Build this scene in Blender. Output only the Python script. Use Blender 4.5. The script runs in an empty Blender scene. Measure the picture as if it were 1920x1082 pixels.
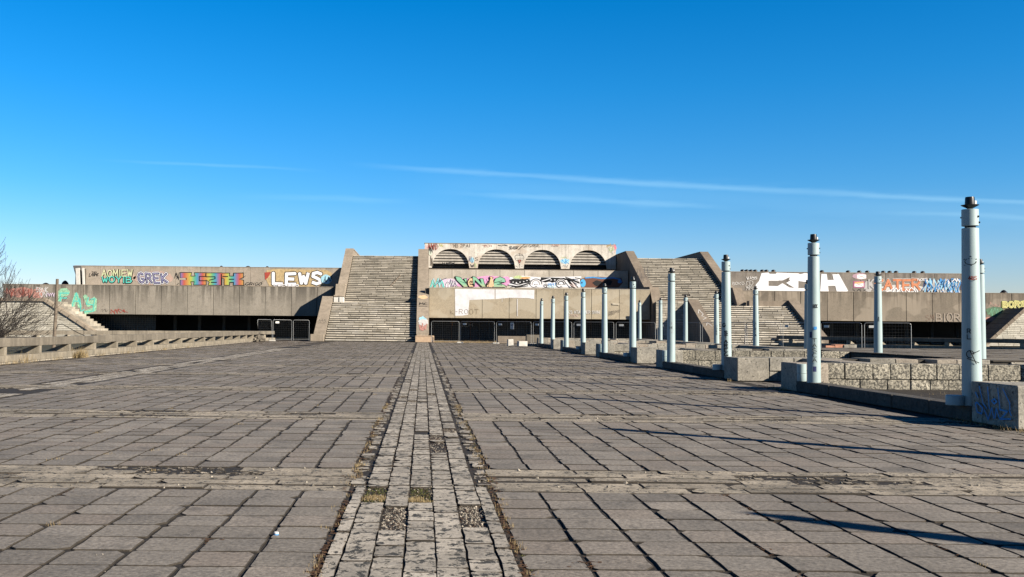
import bpy, bmesh, math, random
from mathutils import Matrix, Vector, Euler
R = random.Random(7)
SC = bpy.context.scene
COL = SC.collection

# ------------------------------------------------------------------ camera
F, CX, CY, CAMZ = 1790.0, 794.0, 541.0, 1.7
PITCH = math.atan(71 / F)
ROLL = 0.0092
cam = bpy.data.cameras.new('camera')
cam.sensor_width = 36; cam.lens = 36 * F / 1920
cam.shift_x = (960 - CX) / 1920
cam.clip_start = 0.1; cam.clip_end = 20000
camo = bpy.data.objects.new('camera', cam); COL.objects.link(camo)
ROT = (Matrix.Rotation(math.pi / 2 + PITCH, 3, 'X') @ Matrix.Rotation(ROLL, 3, 'Z'))
camo.matrix_world = Matrix.Translation((0, 0, CAMZ)) @ ROT.to_4x4()
SC.camera = camo

# ------------------------------------------------------------------ sun, sky, exposure
SUN_EL = math.radians(25.0)
LD = Vector((-0.81, 0.588, 0)).normalized() * math.cos(SUN_EL) + Vector((0, 0, -math.sin(SUN_EL)))
sun = bpy.data.lights.new('sun', 'SUN'); sun.energy = 5.0; sun.angle = math.radians(0.5)
sun.color = (1.0, 0.90, 0.76)
suno = bpy.data.objects.new('sun', sun); COL.objects.link(suno)
suno.rotation_euler = LD.to_track_quat('-Z', 'Y').to_euler(); suno.location = (30, -30, 40)
SC.view_settings.view_transform = 'Standard'; SC.view_settings.look = 'None'
SC.view_settings.gamma = 1.0; SC.view_settings.use_curve_mapping = False
SC.view_settings.exposure = 1.50

world = bpy.data.worlds.new('World'); SC.world = world; world.use_nodes = True
class NT:
    """small node helper"""
    def __init__(s, tree): s.t = tree; s.n = tree.nodes; s.l = tree.links
    def put(s, v, sock):
        if isinstance(v, bpy.types.NodeSocket): s.l.new(v, sock)
        elif v is not None:
            if hasattr(sock.default_value, '__len__') and not hasattr(v, '__len__'): v = (v,) * len(sock.default_value)
            if hasattr(v, '__len__') and len(v) == 3 and len(sock.default_value) == 4: v = (*v, 1)
            sock.default_value = v
    def math(s, op, a, b=None, c=None, clamp=False):
        m = s.n.new('ShaderNodeMath'); m.operation = op; m.use_clamp = clamp
        for i, v in enumerate((a, b, c)): s.put(v, m.inputs[i]) if v is not None else None
        return m.outputs[0]
    def noise(s, vec, scale, detail=3, rough=.55):
        m = s.n.new('ShaderNodeTexNoise'); m.inputs['Scale'].default_value = scale
        m.inputs['Detail'].default_value = detail; m.inputs['Roughness'].default_value = rough
        s.l.new(vec, m.inputs['Vector']); return m.outputs['Fac']
    def mapping(s, vec, sc=(1, 1, 1), loc=(0, 0, 0)):
        m = s.n.new('ShaderNodeMapping'); m.inputs['Scale'].default_value = sc; m.inputs['Location'].default_value = loc
        s.l.new(vec, m.inputs['Vector']); return m.outputs[0]
    def mix(s, f, a, b, mode='MIX'):
        m = s.n.new('ShaderNodeMix'); m.data_type = 'RGBA'; m.blend_type = mode
        s.put(f, m.inputs[0]); s.put(a, m.inputs[6]); s.put(b, m.inputs[7]); return m.outputs[2]
    def ramp(s, v, stops, interp='LINEAR'):
        m = s.n.new('ShaderNodeValToRGB'); e = m.color_ramp; e.interpolation = interp
        while len(e.elements) < len(stops): e.elements.new(.5)
        for el, (p, c) in zip(e.elements, stops):
            el.position = p; el.color = (c, c, c, 1) if not hasattr(c, '__len__') else (*c, 1)
        s.l.new(v, m.inputs[0]); return m.outputs[0]
    def rng(s, v, a, b, c=0, d=1, smooth=False):
        m = s.n.new('ShaderNodeMapRange'); m.clamp = True
        if smooth: m.interpolation_type = 'SMOOTHSTEP'
        s.put(v, m.inputs[0])
        for i, x in enumerate((a, b, c, d)): s.put(x, m.inputs[i + 1])
        return m.outputs[0]
w = NT(world.node_tree); w.n.clear()
sky = w.n.new('ShaderNodeTexSky'); sky.sky_type = 'NISHITA'; sky.sun_disc = False
sky.sun_elevation = SUN_EL
sky.sun_rotation = math.atan2(-LD.x, -LD.y)
sky.altitude = 0; sky.air_density = 1.0; sky.dust_density = 0.0; sky.ozone_density = 2.0
tc = w.n.new('ShaderNodeTexCoord'); sep = w.n.new('ShaderNodeSeparateXYZ'); w.l.new(tc.outputs['Generated'], sep.inputs[0])
sx, sy, sz = sep.outputs
hs = w.n.new('ShaderNodeHueSaturation'); hs.inputs['Saturation'].default_value = 1.3
w.l.new(sky.outputs[0], hs.inputs['Color'])
SKY_TINT = w.ramp(sz, [(0.0, (0.74, 0.68, 0.97)), (0.06, (0.60, 0.72, 1.02)), (0.14, (0.33, 0.75, 1.08)), (0.24, (0.13, 0.79, 1.14)), (0.34, (0.0, 0.78, 1.14)), (0.48, (0.0, 0.36, 0.66)), (0.8, (0.0, 0.13, 0.30))])
skyc = w.mix(1.0, hs.outputs[0], SKY_TINT, 'MULTIPLY')
# contrails: thin streaks of ice cloud, fixed in the sky by direction
yy = w.math('MAXIMUM', sy, 0.05)
az = w.math('DIVIDE', sx, yy); el = w.math('DIVIDE', sz, yy)
nv = w.noise(w.mapping(tc.outputs['Generated'], (9, 9, 60)), 1.6, 5, .6)
nv2 = w.noise(w.mapping(tc.outputs['Generated'], (5, 5, 20), (3, 1, 2)), 1.2, 3, .5)
def trail(pts, width, lo, hi, amt):
    (x0, y0), (x1, y1), (x2, y2) = [((px - CX) / F, (612 + ROLL * (px - CX) - py) / F) for px, py in pts]
    # quadratic through the three points
    M = Matrix(((1, x0, x0 * x0), (1, x1, x1 * x1), (1, x2, x2 * x2))).inverted() @ Vector((y0, y1, y2))
    c = w.math('MULTIPLY_ADD', az, M[2], M[1]); c = w.math('MULTIPLY_ADD', c, az, M[0])
    d = w.math('ABSOLUTE', w.math('SUBTRACT', w.math('ADD', el, w.math('MULTIPLY_ADD', nv2, .006, -.003)), c))
    m = w.rng(d, 0, w.math('MULTIPLY', nv, width * 2), 1, 0, True)
    a = w.rng(az, (lo - CX) / F, (lo + 260 - CX) / F, 0, 1, True)
    b = w.rng(az, (hi - 150 - CX) / F, (hi - CX) / F, 1, 0, True) if hi < 2500 else 1.0
    return w.math('MULTIPLY', w.math('MULTIPLY', m, a), w.math('MULTIPLY', b, w.math('MULTIPLY', amt, w.rng(nv2, .25, .6, .45, 1))))
t = trail([(640, 305), (1290, 347), (1918, 378)], .0045, 620, 3000, .19)
for q in (trail([(850, 361), (1100, 373), (1350, 388)], .005, 780, 1400, .13),
          trail([(205, 299), (400, 309), (600, 320)], .0026, 150, 620, .13),
          trail([(400, 368), (600, 371), (760, 376)], .005, 380, 800, .10),
          trail([(1700, 398), (1820, 402), (1918, 409)], .004, 1600, 3000, .14),
          trail([(900, 345), (1300, 366), (1918, 400)], .02, 700, 3000, .06)):
    t = w.math('ADD', t, q)
front = w.math('GREATER_THAN', sy, 0.05)
t = w.math('MULTIPLY', t, front, clamp=True)
skyc = w.mix(t, skyc, (4.6, 7.4, 8.9))
bg = w.n.new('ShaderNodeBackground'); w.l.new(skyc, bg.inputs['Color']); bg.inputs['Strength'].default_value = 0.050
wo = w.n.new('ShaderNodeOutputWorld'); w.l.new(bg.outputs[0], wo.inputs[0])

# ------------------------------------------------------------------ measuring helpers (photograph pixel on a plane -> metres)
def at(px, py, Y):
    d = ROT @ Vector(((px - CX) / F, -(py - CY) / F, -1)); d = d * (Y / d.y)
    return Vector((d.x, Y, d.z + CAMZ))

# ------------------------------------------------------------------ mesh builder
class MB:
    def __init__(s): s.v = []; s.f = []; s.m = []; s.smooth = []
    def add(s, vs, fs, mi=0, sm=False):
        b = len(s.v); s.v.extend(vs)
        for f in fs: s.f.append(tuple(b + i for i in f)); s.m.append(mi); s.smooth.append(sm)
    def box(s, x0, x1, y0, y1, z0, z1, mi=0):
        s.add([(x0,y0,z0),(x1,y0,z0),(x1,y1,z0),(x0,y1,z0),(x0,y0,z1),(x1,y0,z1),(x1,y1,z1),(x0,y1,z1)],
              [(3,2,1,0),(4,5,6,7),(0,1,5,4),(1,2,6,5),(2,3,7,6),(3,0,4,7)], mi)
    def cbox(s, x0, x1, y0, y1, z0, z1, b=.02, mi=0, j=0.0):
        P = {}; V = []
        for i in (0, 1):
            for k in (0, 1):
                for l in (0, 1):
                    x = (x0, x1)[i]; y = (y0, y1)[k]; z = (z0, z1)[l]
                    dx = b * (1 - 2 * i); dy = b * (1 - 2 * k); dz = b * (1 - 2 * l)
                    q = (R.uniform(-j, j), R.uniform(-j, j), R.uniform(-j, j)) if j else (0, 0, 0)
                    P[i, k, l] = len(V)
                    V += [(x + q[0], y + dy + q[1], z + dz + q[2]), (x + dx + q[0], y + q[1], z + dz + q[2]), (x + dx + q[0], y + dy + q[1], z + q[2])]
        Fs = []
        for i in (0, 1):
            c = [P[i,0,0], P[i,1,0], P[i,1,1], P[i,0,1]]; Fs.append(c if i else c[::-1])
            c = [P[0,i,0]+1, P[0,i,1]+1, P[1,i,1]+1, P[1,i,0]+1]; Fs.append(c if i else c[::-1])
            c = [P[0,0,i]+2, P[1,0,i]+2, P[1,1,i]+2, P[0,1,i]+2]; Fs.append(c if i else c[::-1])
        for a in (0, 1):
            for c in (0, 1):
                q = [P[0,a,c]+1, P[1,a,c]+1, P[1,a,c]+2, P[0,a,c]+2]; Fs.append(q if (a == 0) == (c == 1) else q[::-1])
                q = [P[a,0,c], P[a,1,c], P[a,1,c]+2, P[a,0,c]+2]; Fs.append(q if (a == 1) == (c == 1) else q[::-1])
                q = [P[a,c,0], P[a,c,1], P[a,c,1]+1, P[a,c,0]+1]; Fs.append(q if (a == 0) == (c == 1) else q[::-1])
        for k, p in P.items():
            q = [p, p + 1, p + 2]; Fs.append(q if sum(k) % 2 == 1 else q[::-1])
        s.add(V, Fs, mi)
    def prism(s, prof, a, b, axis, mi=0):
        """prof: 2-D outline; axis 'x': prof=(y,z) extruded x a..b; 'y': prof=(x,z) extruded y a..b; 'z': (x,y)"""
        n = len(prof)
        mk = {'x': lambda p, t: (t, p[0], p[1]), 'y': lambda p, t: (p[0], t, p[1]), 'z': lambda p, t: (p[0], p[1], t)}[axis]
        V = [mk(p, a) for p in prof] + [mk(p, b) for p in prof]
        s.add(V, [tuple(range(n))[::-1], tuple(range(n, 2 * n))] + [(i, (i + 1) % n, n + (i + 1) % n, n + i) for i in range(n)], mi)
    def lathe(s, c, prof, n=20, mi=0, sm=True):
        V = []; Fs = []
        for r, z in prof:
            for i in range(n):
                a = 2 * math.pi * i / n; V.append((c[0] + r * math.cos(a), c[1] + r * math.sin(a), c[2] + z))
        for k in range(len(prof) - 1):
            for i in range(n):
                j = (i + 1) % n; Fs.append((k*n+i, k*n+j, (k+1)*n+j, (k+1)*n+i))
        s.add(V, Fs, mi, sm)
        s.add(V[:n], [tuple(range(n))[::-1]], mi); s.add(V[-n:], [tuple(range(n))], mi)
    def tube(s, pts, rad, n=6, mi=0, sm=True):
        pts = [Vector(p) for p in pts]; V = []; Fs = []
        for i, p in enumerate(pts):
            d = (pts[min(i + 1, len(pts) - 1)] - pts[max(i - 1, 0)]).normalized()
            u = d.cross(Vector((0, 0, 1)));
            if u.length < .05: u = d.cross(Vector((0, 1, 0)))
            u.normalize(); v = d.cross(u); r = rad[i] if hasattr(rad, '__len__') else rad
            for k in range(n):
                a = 2 * math.pi * k / n; q = p + (u * math.cos(a) + v * math.sin(a)) * r; V.append(tuple(q))
        for i in range(len(pts) - 1):
            for k in range(n):
                j = (k + 1) % n; Fs.append((i*n+k, (i+1)*n+k, (i+1)*n+j, i*n+j))
        Fs.append(tuple(range(n))); Fs.append(tuple(range((len(pts)-1)*n, len(pts)*n))[::-1])
        s.add(V, Fs, mi, sm)
    def data(s, name, mats, off=(0, 0, 0), recalc=True):
        me = bpy.data.meshes.new(name)
        ox, oy, oz = off
        me.from_pydata([(x - ox, y - oy, z - oz) for x, y, z in s.v], [], s.f)
        mats = mats if isinstance(mats, (list, tuple)) else [mats]
        for m in mats: me.materials.append(m)
        if len(mats) > 1: me.polygons.foreach_set('material_index', s.m)
        me.polygons.foreach_set('use_smooth', s.smooth)
        if recalc and len(s.f) < 30000:
            bm = bmesh.new(); bm.from_mesh(me); bmesh.ops.recalc_face_normals(bm, faces=bm.faces); bm.to_mesh(me); bm.free()
        if any(s.smooth): me.set_sharp_from_angle(angle=math.radians(38))
        me.update(); return me
    def build(s, name, mats, parent=None, loc=None, recalc=True, **props):
        off = parent.matrix_world.translation if parent else (loc or (0, 0, 0))
        if parent: off = WL[parent.name]
        o = bpy.data.objects.new(name, s.data(name, mats, off, recalc)); COL.objects.link(o)
        if parent: o.parent = parent; WL[o.name] = off
        else: o.location = off; WL[o.name] = tuple(off)
        for k, v in props.items(): o[k] = v
        return o
WL = {}
def empty(name, loc, label=None, cat=None, group=None, kind=None):
    o = bpy.data.objects.new(name, None); COL.objects.link(o); o.location = loc; o.empty_display_size = .3
    WL[o.name] = tuple(loc); tag(o, label, cat, group, kind); return o
def tag(o, label=None, cat=None, group=None, kind=None):
    if label: o['label'] = label
    if cat: o['category'] = cat
    if group: o['group'] = group
    if kind: o['kind'] = kind
    return o
def copy_thing(o, loc, label):
    c = o.copy(); COL.objects.link(c); c.location = loc; c['label'] = label; WL[c.name] = tuple(loc)
    for ch in list(o.children):
        d = ch.copy(); COL.objects.link(d); d.parent = c; WL[d.name] = tuple(loc)
        for g in list(ch.children):
            e = g.copy(); COL.objects.link(e); e.parent = d
    return c

# ------------------------------------------------------------------ materials
ALB = .61      # base colours all lowered alike; with raised exposure, shaded sides come out deeper
def sc_(c): return tuple(x * ALB for x in c) if c else c
def newmat(name):
    m = bpy.data.materials.new(name); m.use_nodes = True; k = NT(m.node_tree)
    p = m.node_tree.nodes['Principled BSDF']; p.inputs['Specular IOR Level'].default_value = .25
    return m, k, p
def geo(k):
    g = k.n.new('ShaderNodeNewGeometry'); oi = k.n.new('ShaderNodeObjectInfo')
    r = k.math('FRACT', k.math('ADD', g.outputs['Random Per Island'], oi.outputs['Random']))
    return g.outputs['Position'], r
def bump(k, p, h, strength, dist):
    b = k.n.new('ShaderNodeBump'); b.inputs['Strength'].default_value = strength; b.inputs['Distance'].default_value = dist
    k.l.new(h, b.inputs['Height']); k.l.new(b.outputs[0], p.inputs['Normal'])
def stone(name, base, dark, isl=.25, speck=.3, blotch=1.2, fine=35, pit=0, pitcol=(.05,.05,.045), bumpd=.01, rough=.9, warm=None, stain=0):
    """weathered stone / concrete paving: per-piece tone, blotches, speckle, optional pits"""
    m, k, p = newmat(name); pos, r = geo(k)
    base, dark, warm, pitcol = sc_(base), sc_(dark), sc_(warm), sc_(pitcol)
    big = k.noise(pos, blotch, 4, .6); fin = k.noise(pos, fine, 3, .7)
    f = k.rng(big, .3, .7, 0, 1)
    c = k.mix(f, dark, base)
    c = k.mix(1.0, c, k.ramp(r, [(0, 1 - isl), (1, 1 + isl)]), 'MULTIPLY')
    if warm: c = k.mix(k.rng(k.math('FRACT', k.math('MULTIPLY', r, 7.3)), .55, 1, 0, .6), c, warm)
    c = k.mix(1.0, c, k.ramp(fin, [(.25, 1 - speck), (.75, 1 + speck)]), 'MULTIPLY')
    h = k.math('ADD', k.math('MULTIPLY', fin, .5), big)
    if stain:
        s1 = k.rng(k.noise(pos, .35, 5, .7), .52, .66); s2 = k.rng(k.noise(k.mapping(pos, (1, 1, 1), (9, 4, 2)), 3.2, 5, .75), .56, .66)
        c = k.mix(k.math('MULTIPLY', k.math('MAXIMUM', s1, s2), stain), c, tuple(x * .5 for x in dark))
        sp = k.rng(k.noise(pos, 70, 2, .6), .70, .74); c = k.mix(k.math('MULTIPLY', sp, .7), c, tuple(min(1, x * 1.9) for x in base))
    if pit:
        v = k.noise(pos, 9 if pit >= 0 else 17, 5, .75); pm = k.rng(v, .47 - pit * .1, .44 - pit * .1, 0, 1)
        c = k.mix(pm, c, pitcol); h = k.math('SUBTRACT', h, k.math('MULTIPLY', pm, .8))
    k.l.new(c, p.inputs['Base Color']); p.inputs['Roughness'].default_value = rough
    bump(k, p, h, .6, bumpd); return m
def concrete(name, base, dark, ztop=None, zdep=1.0, streak=.6, blotch=.5, patch=None, sc=1.0, bumpd=.01):
    m, k, p = newmat(name); pos, r = geo(k); base, dark, patch = sc_(base), sc_(dark), sc_(patch)
    big = k.noise(pos, blotch, 5, .6); fin = k.noise(pos, 14 * sc, 4, .7)
    st = k.noise(k.mapping(pos, (1.5, 1.5, .10)), 1.9 * sc, 4, .65)
    c = k.mix(k.rng(big, .3, .7), dark, base)
    c = k.mix(1.0, c, k.ramp(r, [(0, .9), (1, 1.08)]), 'MULTIPLY')
    c = k.mix(1.0, c, k.ramp(fin, [(.25, .76), (.75, 1.2)]), 'MULTIPLY')
    c = k.mix(k.rng(k.noise(pos, 1.7, 5, .7), .52, .66, 0, .45), c, tuple(x * .7 for x in dark))
    if patch:
        pn = k.noise(k.mapping(pos, (1, 1, 1.6), (5, 2, 8)), .35, 2, .4)
        c = k.mix(k.rng(pn, .53, .57, 0, .65), c, patch)
    s = k.rng(st, .44, .57, 0, streak)
    if ztop is not None:
        z = k.n.new('ShaderNodeSeparateXYZ'); k.l.new(pos, z.inputs[0])
        g = k.rng(z.outputs[2], ztop - zdep, ztop, .12, 1)
        s = k.math('MULTIPLY', s, g)
        e = k.rng(z.outputs[2], ztop - .22, ztop - .02, 0, .7 * streak)
        s = k.math('MAXIMUM', s, k.math('MULTIPLY', e, k.rng(k.noise(k.mapping(pos, (1,1,.3)), 1.5, 3), .4, .6)))
    c = k.mix(s, c, tuple(x * .28 for x in dark))
    k.l.new(c, p.inputs['Base Color']); p.inputs['Roughness'].default_value = .9
    bump(k, p, k.math('ADD', fin, big), .5, bumpd); return m
def flat(name, col, rough=.7, metal=0, var=.12, sc=3):
    m, k, p = newmat(name); pos, r = geo(k)
    c = k.mix(1.0, sc_(col), k.ramp(k.noise(pos, sc, 4, .65), [(.3, 1 - var), (.7, 1 + var)]), 'MULTIPLY')
    k.l.new(c, p.inputs['Base Color']); p.inputs['Roughness'].default_value = rough; p.inputs['Metallic'].default_value = metal
    return m

SLAB = stone('slab_concrete', (.272,.245,.210), (.172,.158,.140), isl=.19, speck=.55, blotch=1.4, fine=24, bumpd=.012, warm=(.25,.21,.175), stain=.55)
PAVER = stone('limestone_paver', (.50,.455,.385), (.30,.275,.235), isl=.2, speck=.34, blotch=2.4, fine=30, pit=.02, bumpd=.015, stain=.32)
BAND = stone('limestone_band', (.43,.375,.295), (.22,.195,.155), isl=.2, speck=.35, blotch=1.6, fine=30, pit=.2, bumpd=.015, stain=.55)
SOIL = stone('joint_soil', (.040,.033,.026), (.020,.018,.015), isl=0, speck=.6, blotch=5, fine=60, bumpd=.02)
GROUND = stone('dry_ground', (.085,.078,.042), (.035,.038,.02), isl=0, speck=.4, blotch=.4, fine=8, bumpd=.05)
RUBBLE = stone('crumbled_stone', (.36,.32,.26), (.10,.09,.075), isl=.55, speck=.3, blotch=12, fine=60, bumpd=.01)
LEAF = flat('dead_leaf', (.11,.058,.026), .9, var=.5, sc=20)
STRAW = flat('straw', (.33,.25,.13), .9, var=.4, sc=20)
MOSS = stone('moss', (.075,.08,.018), (.03,.032,.012), isl=.3, speck=.5, blotch=8, fine=60, bumpd=.03)
BLOCK = stone('limestone_block', (.37,.345,.29), (.19,.178,.152), isl=.2, speck=.4, blotch=2.2, fine=18, stain=.4, pit=.75, bumpd=.03, warm=(.38,.31,.24))
BLOCKR = stone('pitted_block', (.50,.46,.37), (.27,.25,.20), isl=.18, speck=.4, blotch=7, fine=26, pit=-.35, pitcol=(.10,.095,.08), bumpd=.05, stain=.5)
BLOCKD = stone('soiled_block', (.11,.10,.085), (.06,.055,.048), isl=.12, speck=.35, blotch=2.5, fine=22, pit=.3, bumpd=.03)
DECK = stone('terrace_slab', (.24,.215,.175), (.12,.105,.085), isl=.2, speck=.25, blotch=.8, fine=18, bumpd=.02)
STEP = stone('step_stone', (.60,.55,.465), (.33,.295,.23), isl=.27, speck=.22, blotch=.9, fine=10, bumpd=.02, warm=(.50,.47,.41))
STEPU = stone('step_stone_upper', (.49,.445,.37), (.28,.255,.205), isl=.25, speck=.22, blotch=.7, fine=10, bumpd=.02)
COURSE = stone('white_course', (.60,.57,.49), (.40,.37,.30), isl=.14, speck=.2, blotch=1.0, fine=8, bumpd=.02)
CORE = stone('step_core', (.09,.08,.065), (.05,.045,.038), isl=0, speck=.3, blotch=2, fine=14)
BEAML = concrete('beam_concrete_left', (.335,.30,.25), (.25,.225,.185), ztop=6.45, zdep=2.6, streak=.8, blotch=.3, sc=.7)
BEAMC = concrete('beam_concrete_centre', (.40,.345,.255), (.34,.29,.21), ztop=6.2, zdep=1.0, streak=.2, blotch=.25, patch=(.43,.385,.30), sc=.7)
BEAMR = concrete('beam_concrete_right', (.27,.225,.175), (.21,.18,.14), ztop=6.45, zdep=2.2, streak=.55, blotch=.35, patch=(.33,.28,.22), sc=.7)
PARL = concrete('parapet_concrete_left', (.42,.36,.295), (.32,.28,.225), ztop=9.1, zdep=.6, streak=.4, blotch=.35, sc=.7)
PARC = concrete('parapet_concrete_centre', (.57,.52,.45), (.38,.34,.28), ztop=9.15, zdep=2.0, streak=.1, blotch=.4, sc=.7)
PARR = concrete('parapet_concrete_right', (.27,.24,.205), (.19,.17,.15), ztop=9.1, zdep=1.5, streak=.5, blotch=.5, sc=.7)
ARCH = concrete('arch_concrete', (.76,.72,.65), (.56,.52,.45), ztop=13.2, zdep=2.8, streak=.2, blotch=.6, patch=(.52,.43,.34), sc=.7)
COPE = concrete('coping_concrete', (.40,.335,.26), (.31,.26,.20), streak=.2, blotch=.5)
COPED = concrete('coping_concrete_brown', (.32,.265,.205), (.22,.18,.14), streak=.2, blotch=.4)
RAILM = concrete('rail_concrete', (.235,.205,.16), (.16,.14,.11), streak=.3, blotch=.8)
RAILL = concrete('plinth_concrete', (.36,.31,.235), (.22,.195,.15), streak=.3, blotch=1.5)
JOINT = flat('joint_mortar', (.50,.46,.38))
JOINTD = flat('joint_dark', (.10,.09,.075))  # even dark colour for the centre joint backing and fin brackets
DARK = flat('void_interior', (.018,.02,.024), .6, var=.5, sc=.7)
DPILLAR = flat('void_pillar', (.11,.11,.11), .9)
GLASSD = flat('dark_glazing', (.02,.028,.035), .25, var=.6, sc=.6)
SLAT = stone('louvre_slat', (.44,.41,.36), (.28,.26,.23), isl=.12, speck=.2, blotch=1.5, fine=12)
BROWN = flat('rust_frame', (.12,.065,.04), .8)
POLE = None
def polemat():
    m, k, p = newmat('pale_blue_paint')
    tcn = k.n.new('ShaderNodeTexCoord'); oi = k.n.new('ShaderNodeObjectInfo')
    pos = k.n.new('ShaderNodeNewGeometry').outputs['Position']
    n = k.noise(k.mapping(pos, (1, 1, .18)), 9, 5, .7); n2 = k.noise(pos, 30, 4, .7)
    c = k.mix(k.rng(n, .3, .75), (.185,.248,.255), (.245,.305,.308))
    c = k.mix(k.rng(n2, .68, .72, 0, .8), c, (.10,.08,.06))
    c = k.mix(k.rng(n, .62, .8, 0, .35), c, (.22,.24,.22))
    c = k.mix(1.0, c, k.ramp(oi.outputs['Random'], [(0, .93), (1, 1.05)]), 'MULTIPLY')
    k.l.new(c, p.inputs['Base Color']); p.inputs['Roughness'].default_value = .5
    p.inputs['Specular IOR Level'].default_value = .4; bump(k, p, n2, .25, .003); return m
POLE = polemat()
BLACK = flat('black_metal', (.012,.012,.014), .4)
LENS = flat('lens_white', (.7,.7,.68), .3)
GALV = flat('galvanised_steel', (.42,.43,.43), .45, .5)
WHITE = flat('white_plastic', (.72,.72,.68), .5)
FOOT = flat('concrete_foot', (.55,.53,.48), .9)
WOOD = stone('grey_wood', (.20,.165,.125), (.12,.095,.075), isl=0, speck=.3, blotch=3, fine=20)
BARK = flat('bark', (.05,.042,.038), .95, var=.3)
BRICK = flat('orange_brick', (.45,.22,.14), .9, var=.25, sc=6)
PK = {}
def paint(name, col, var=.12, rough=.7):
    if name not in PK: PK[name] = flat('spray_' + name, col, rough, var=var, sc=4)
    return PK[name]
P_BLK = paint('black', (.012,.012,.014)); P_WHT = paint('white', (.78,.78,.80), .06); P_RED = paint('red', (.36,.06,.04))
P_GRN = paint('green', (.16,.42,.27)); P_TEAL = paint('teal', (.10,.55,.47)); P_MINT = paint('mint', (.27,.50,.33), .5)
P_PINK = paint('pink', (.70,.33,.55), .2); P_BLUE = paint('blue', (.05,.27,.62), .3); P_NAVY = paint('navy', (.035,.045,.13), .5)
P_ORG = paint('orange', (.68,.38,.17), .2); P_YEL = paint('yellow', (.62,.60,.22)); P_GRY = paint('grey', (.42,.41,.40))
P_LBL = paint('lightblue', (.35,.62,.75), .2); P_PCH = paint('peach', (.72,.50,.30), .2); P_BRN = paint('brown', (.16,.07,.045))
P_DGR = paint('darkgreen', (.09,.18,.10), .3); P_ROSE = paint('rose', (.45,.23,.19), .35); P_LIME = paint('lime', (.50,.60,.30), .3)
P_LBK = paint('thinblack', (.13,.11,.09)); P_LIL = paint('lilac', (.60,.50,.62), .2); P_FDW = paint('fadedwhite', (.56,.55,.53), .2)
P_FPK = paint('fadedpink', (.58,.42,.40), .3); P_KAT = paint('rustorange', (.56,.21,.10), .3); P_OCH = paint('ochre', (.45,.34,.18), .3)
def rainbow():
    m, k, p = newmat('spray_rainbow'); pos, r = geo(k)
    s = k.n.new('ShaderNodeSeparateXYZ'); k.l.new(pos, s.inputs[0])
    f = k.math('FRACT', k.math('MULTIPLY', s.outputs[0], 1 / 2.35))
    c = k.ramp(f, [(0, (.75,.16,.10)), (.18, (.78,.40,.12)), (.36, (.68,.70,.12)), (.55, (.18,.62,.35)), (.72, (.10,.42,.68)), (.88, (.45,.20,.40)), (1, (.75,.16,.10))])
    k.l.new(k.mix(1.0, c, (.38, .38, .38), 'MULTIPLY'), p.inputs['Base Color']); p.inputs['Roughness'].default_value = .7; return m
P_RNB = rainbow()
P_ROL = flat('rolled_white', (.66,.66,.68), .8, var=.16, sc=1.3)
def vgrad(name, z0, z1, a, b):
    m, k, p = newmat('spray_' + name); pos, r = geo(k)
    s = k.n.new('ShaderNodeSeparateXYZ'); k.l.new(pos, s.inputs[0])
    n = k.noise(pos, 1.5, 3)
    f = k.math('ADD', k.rng(s.outputs[2], z0, z1), k.math('MULTIPLY_ADD', n, .8, -.4), clamp=True)
    k.l.new(k.mix(f, sc_(a), sc_(b)), p.inputs['Base Color']); p.inputs['Roughness'].default_value = .7; return m

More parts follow.
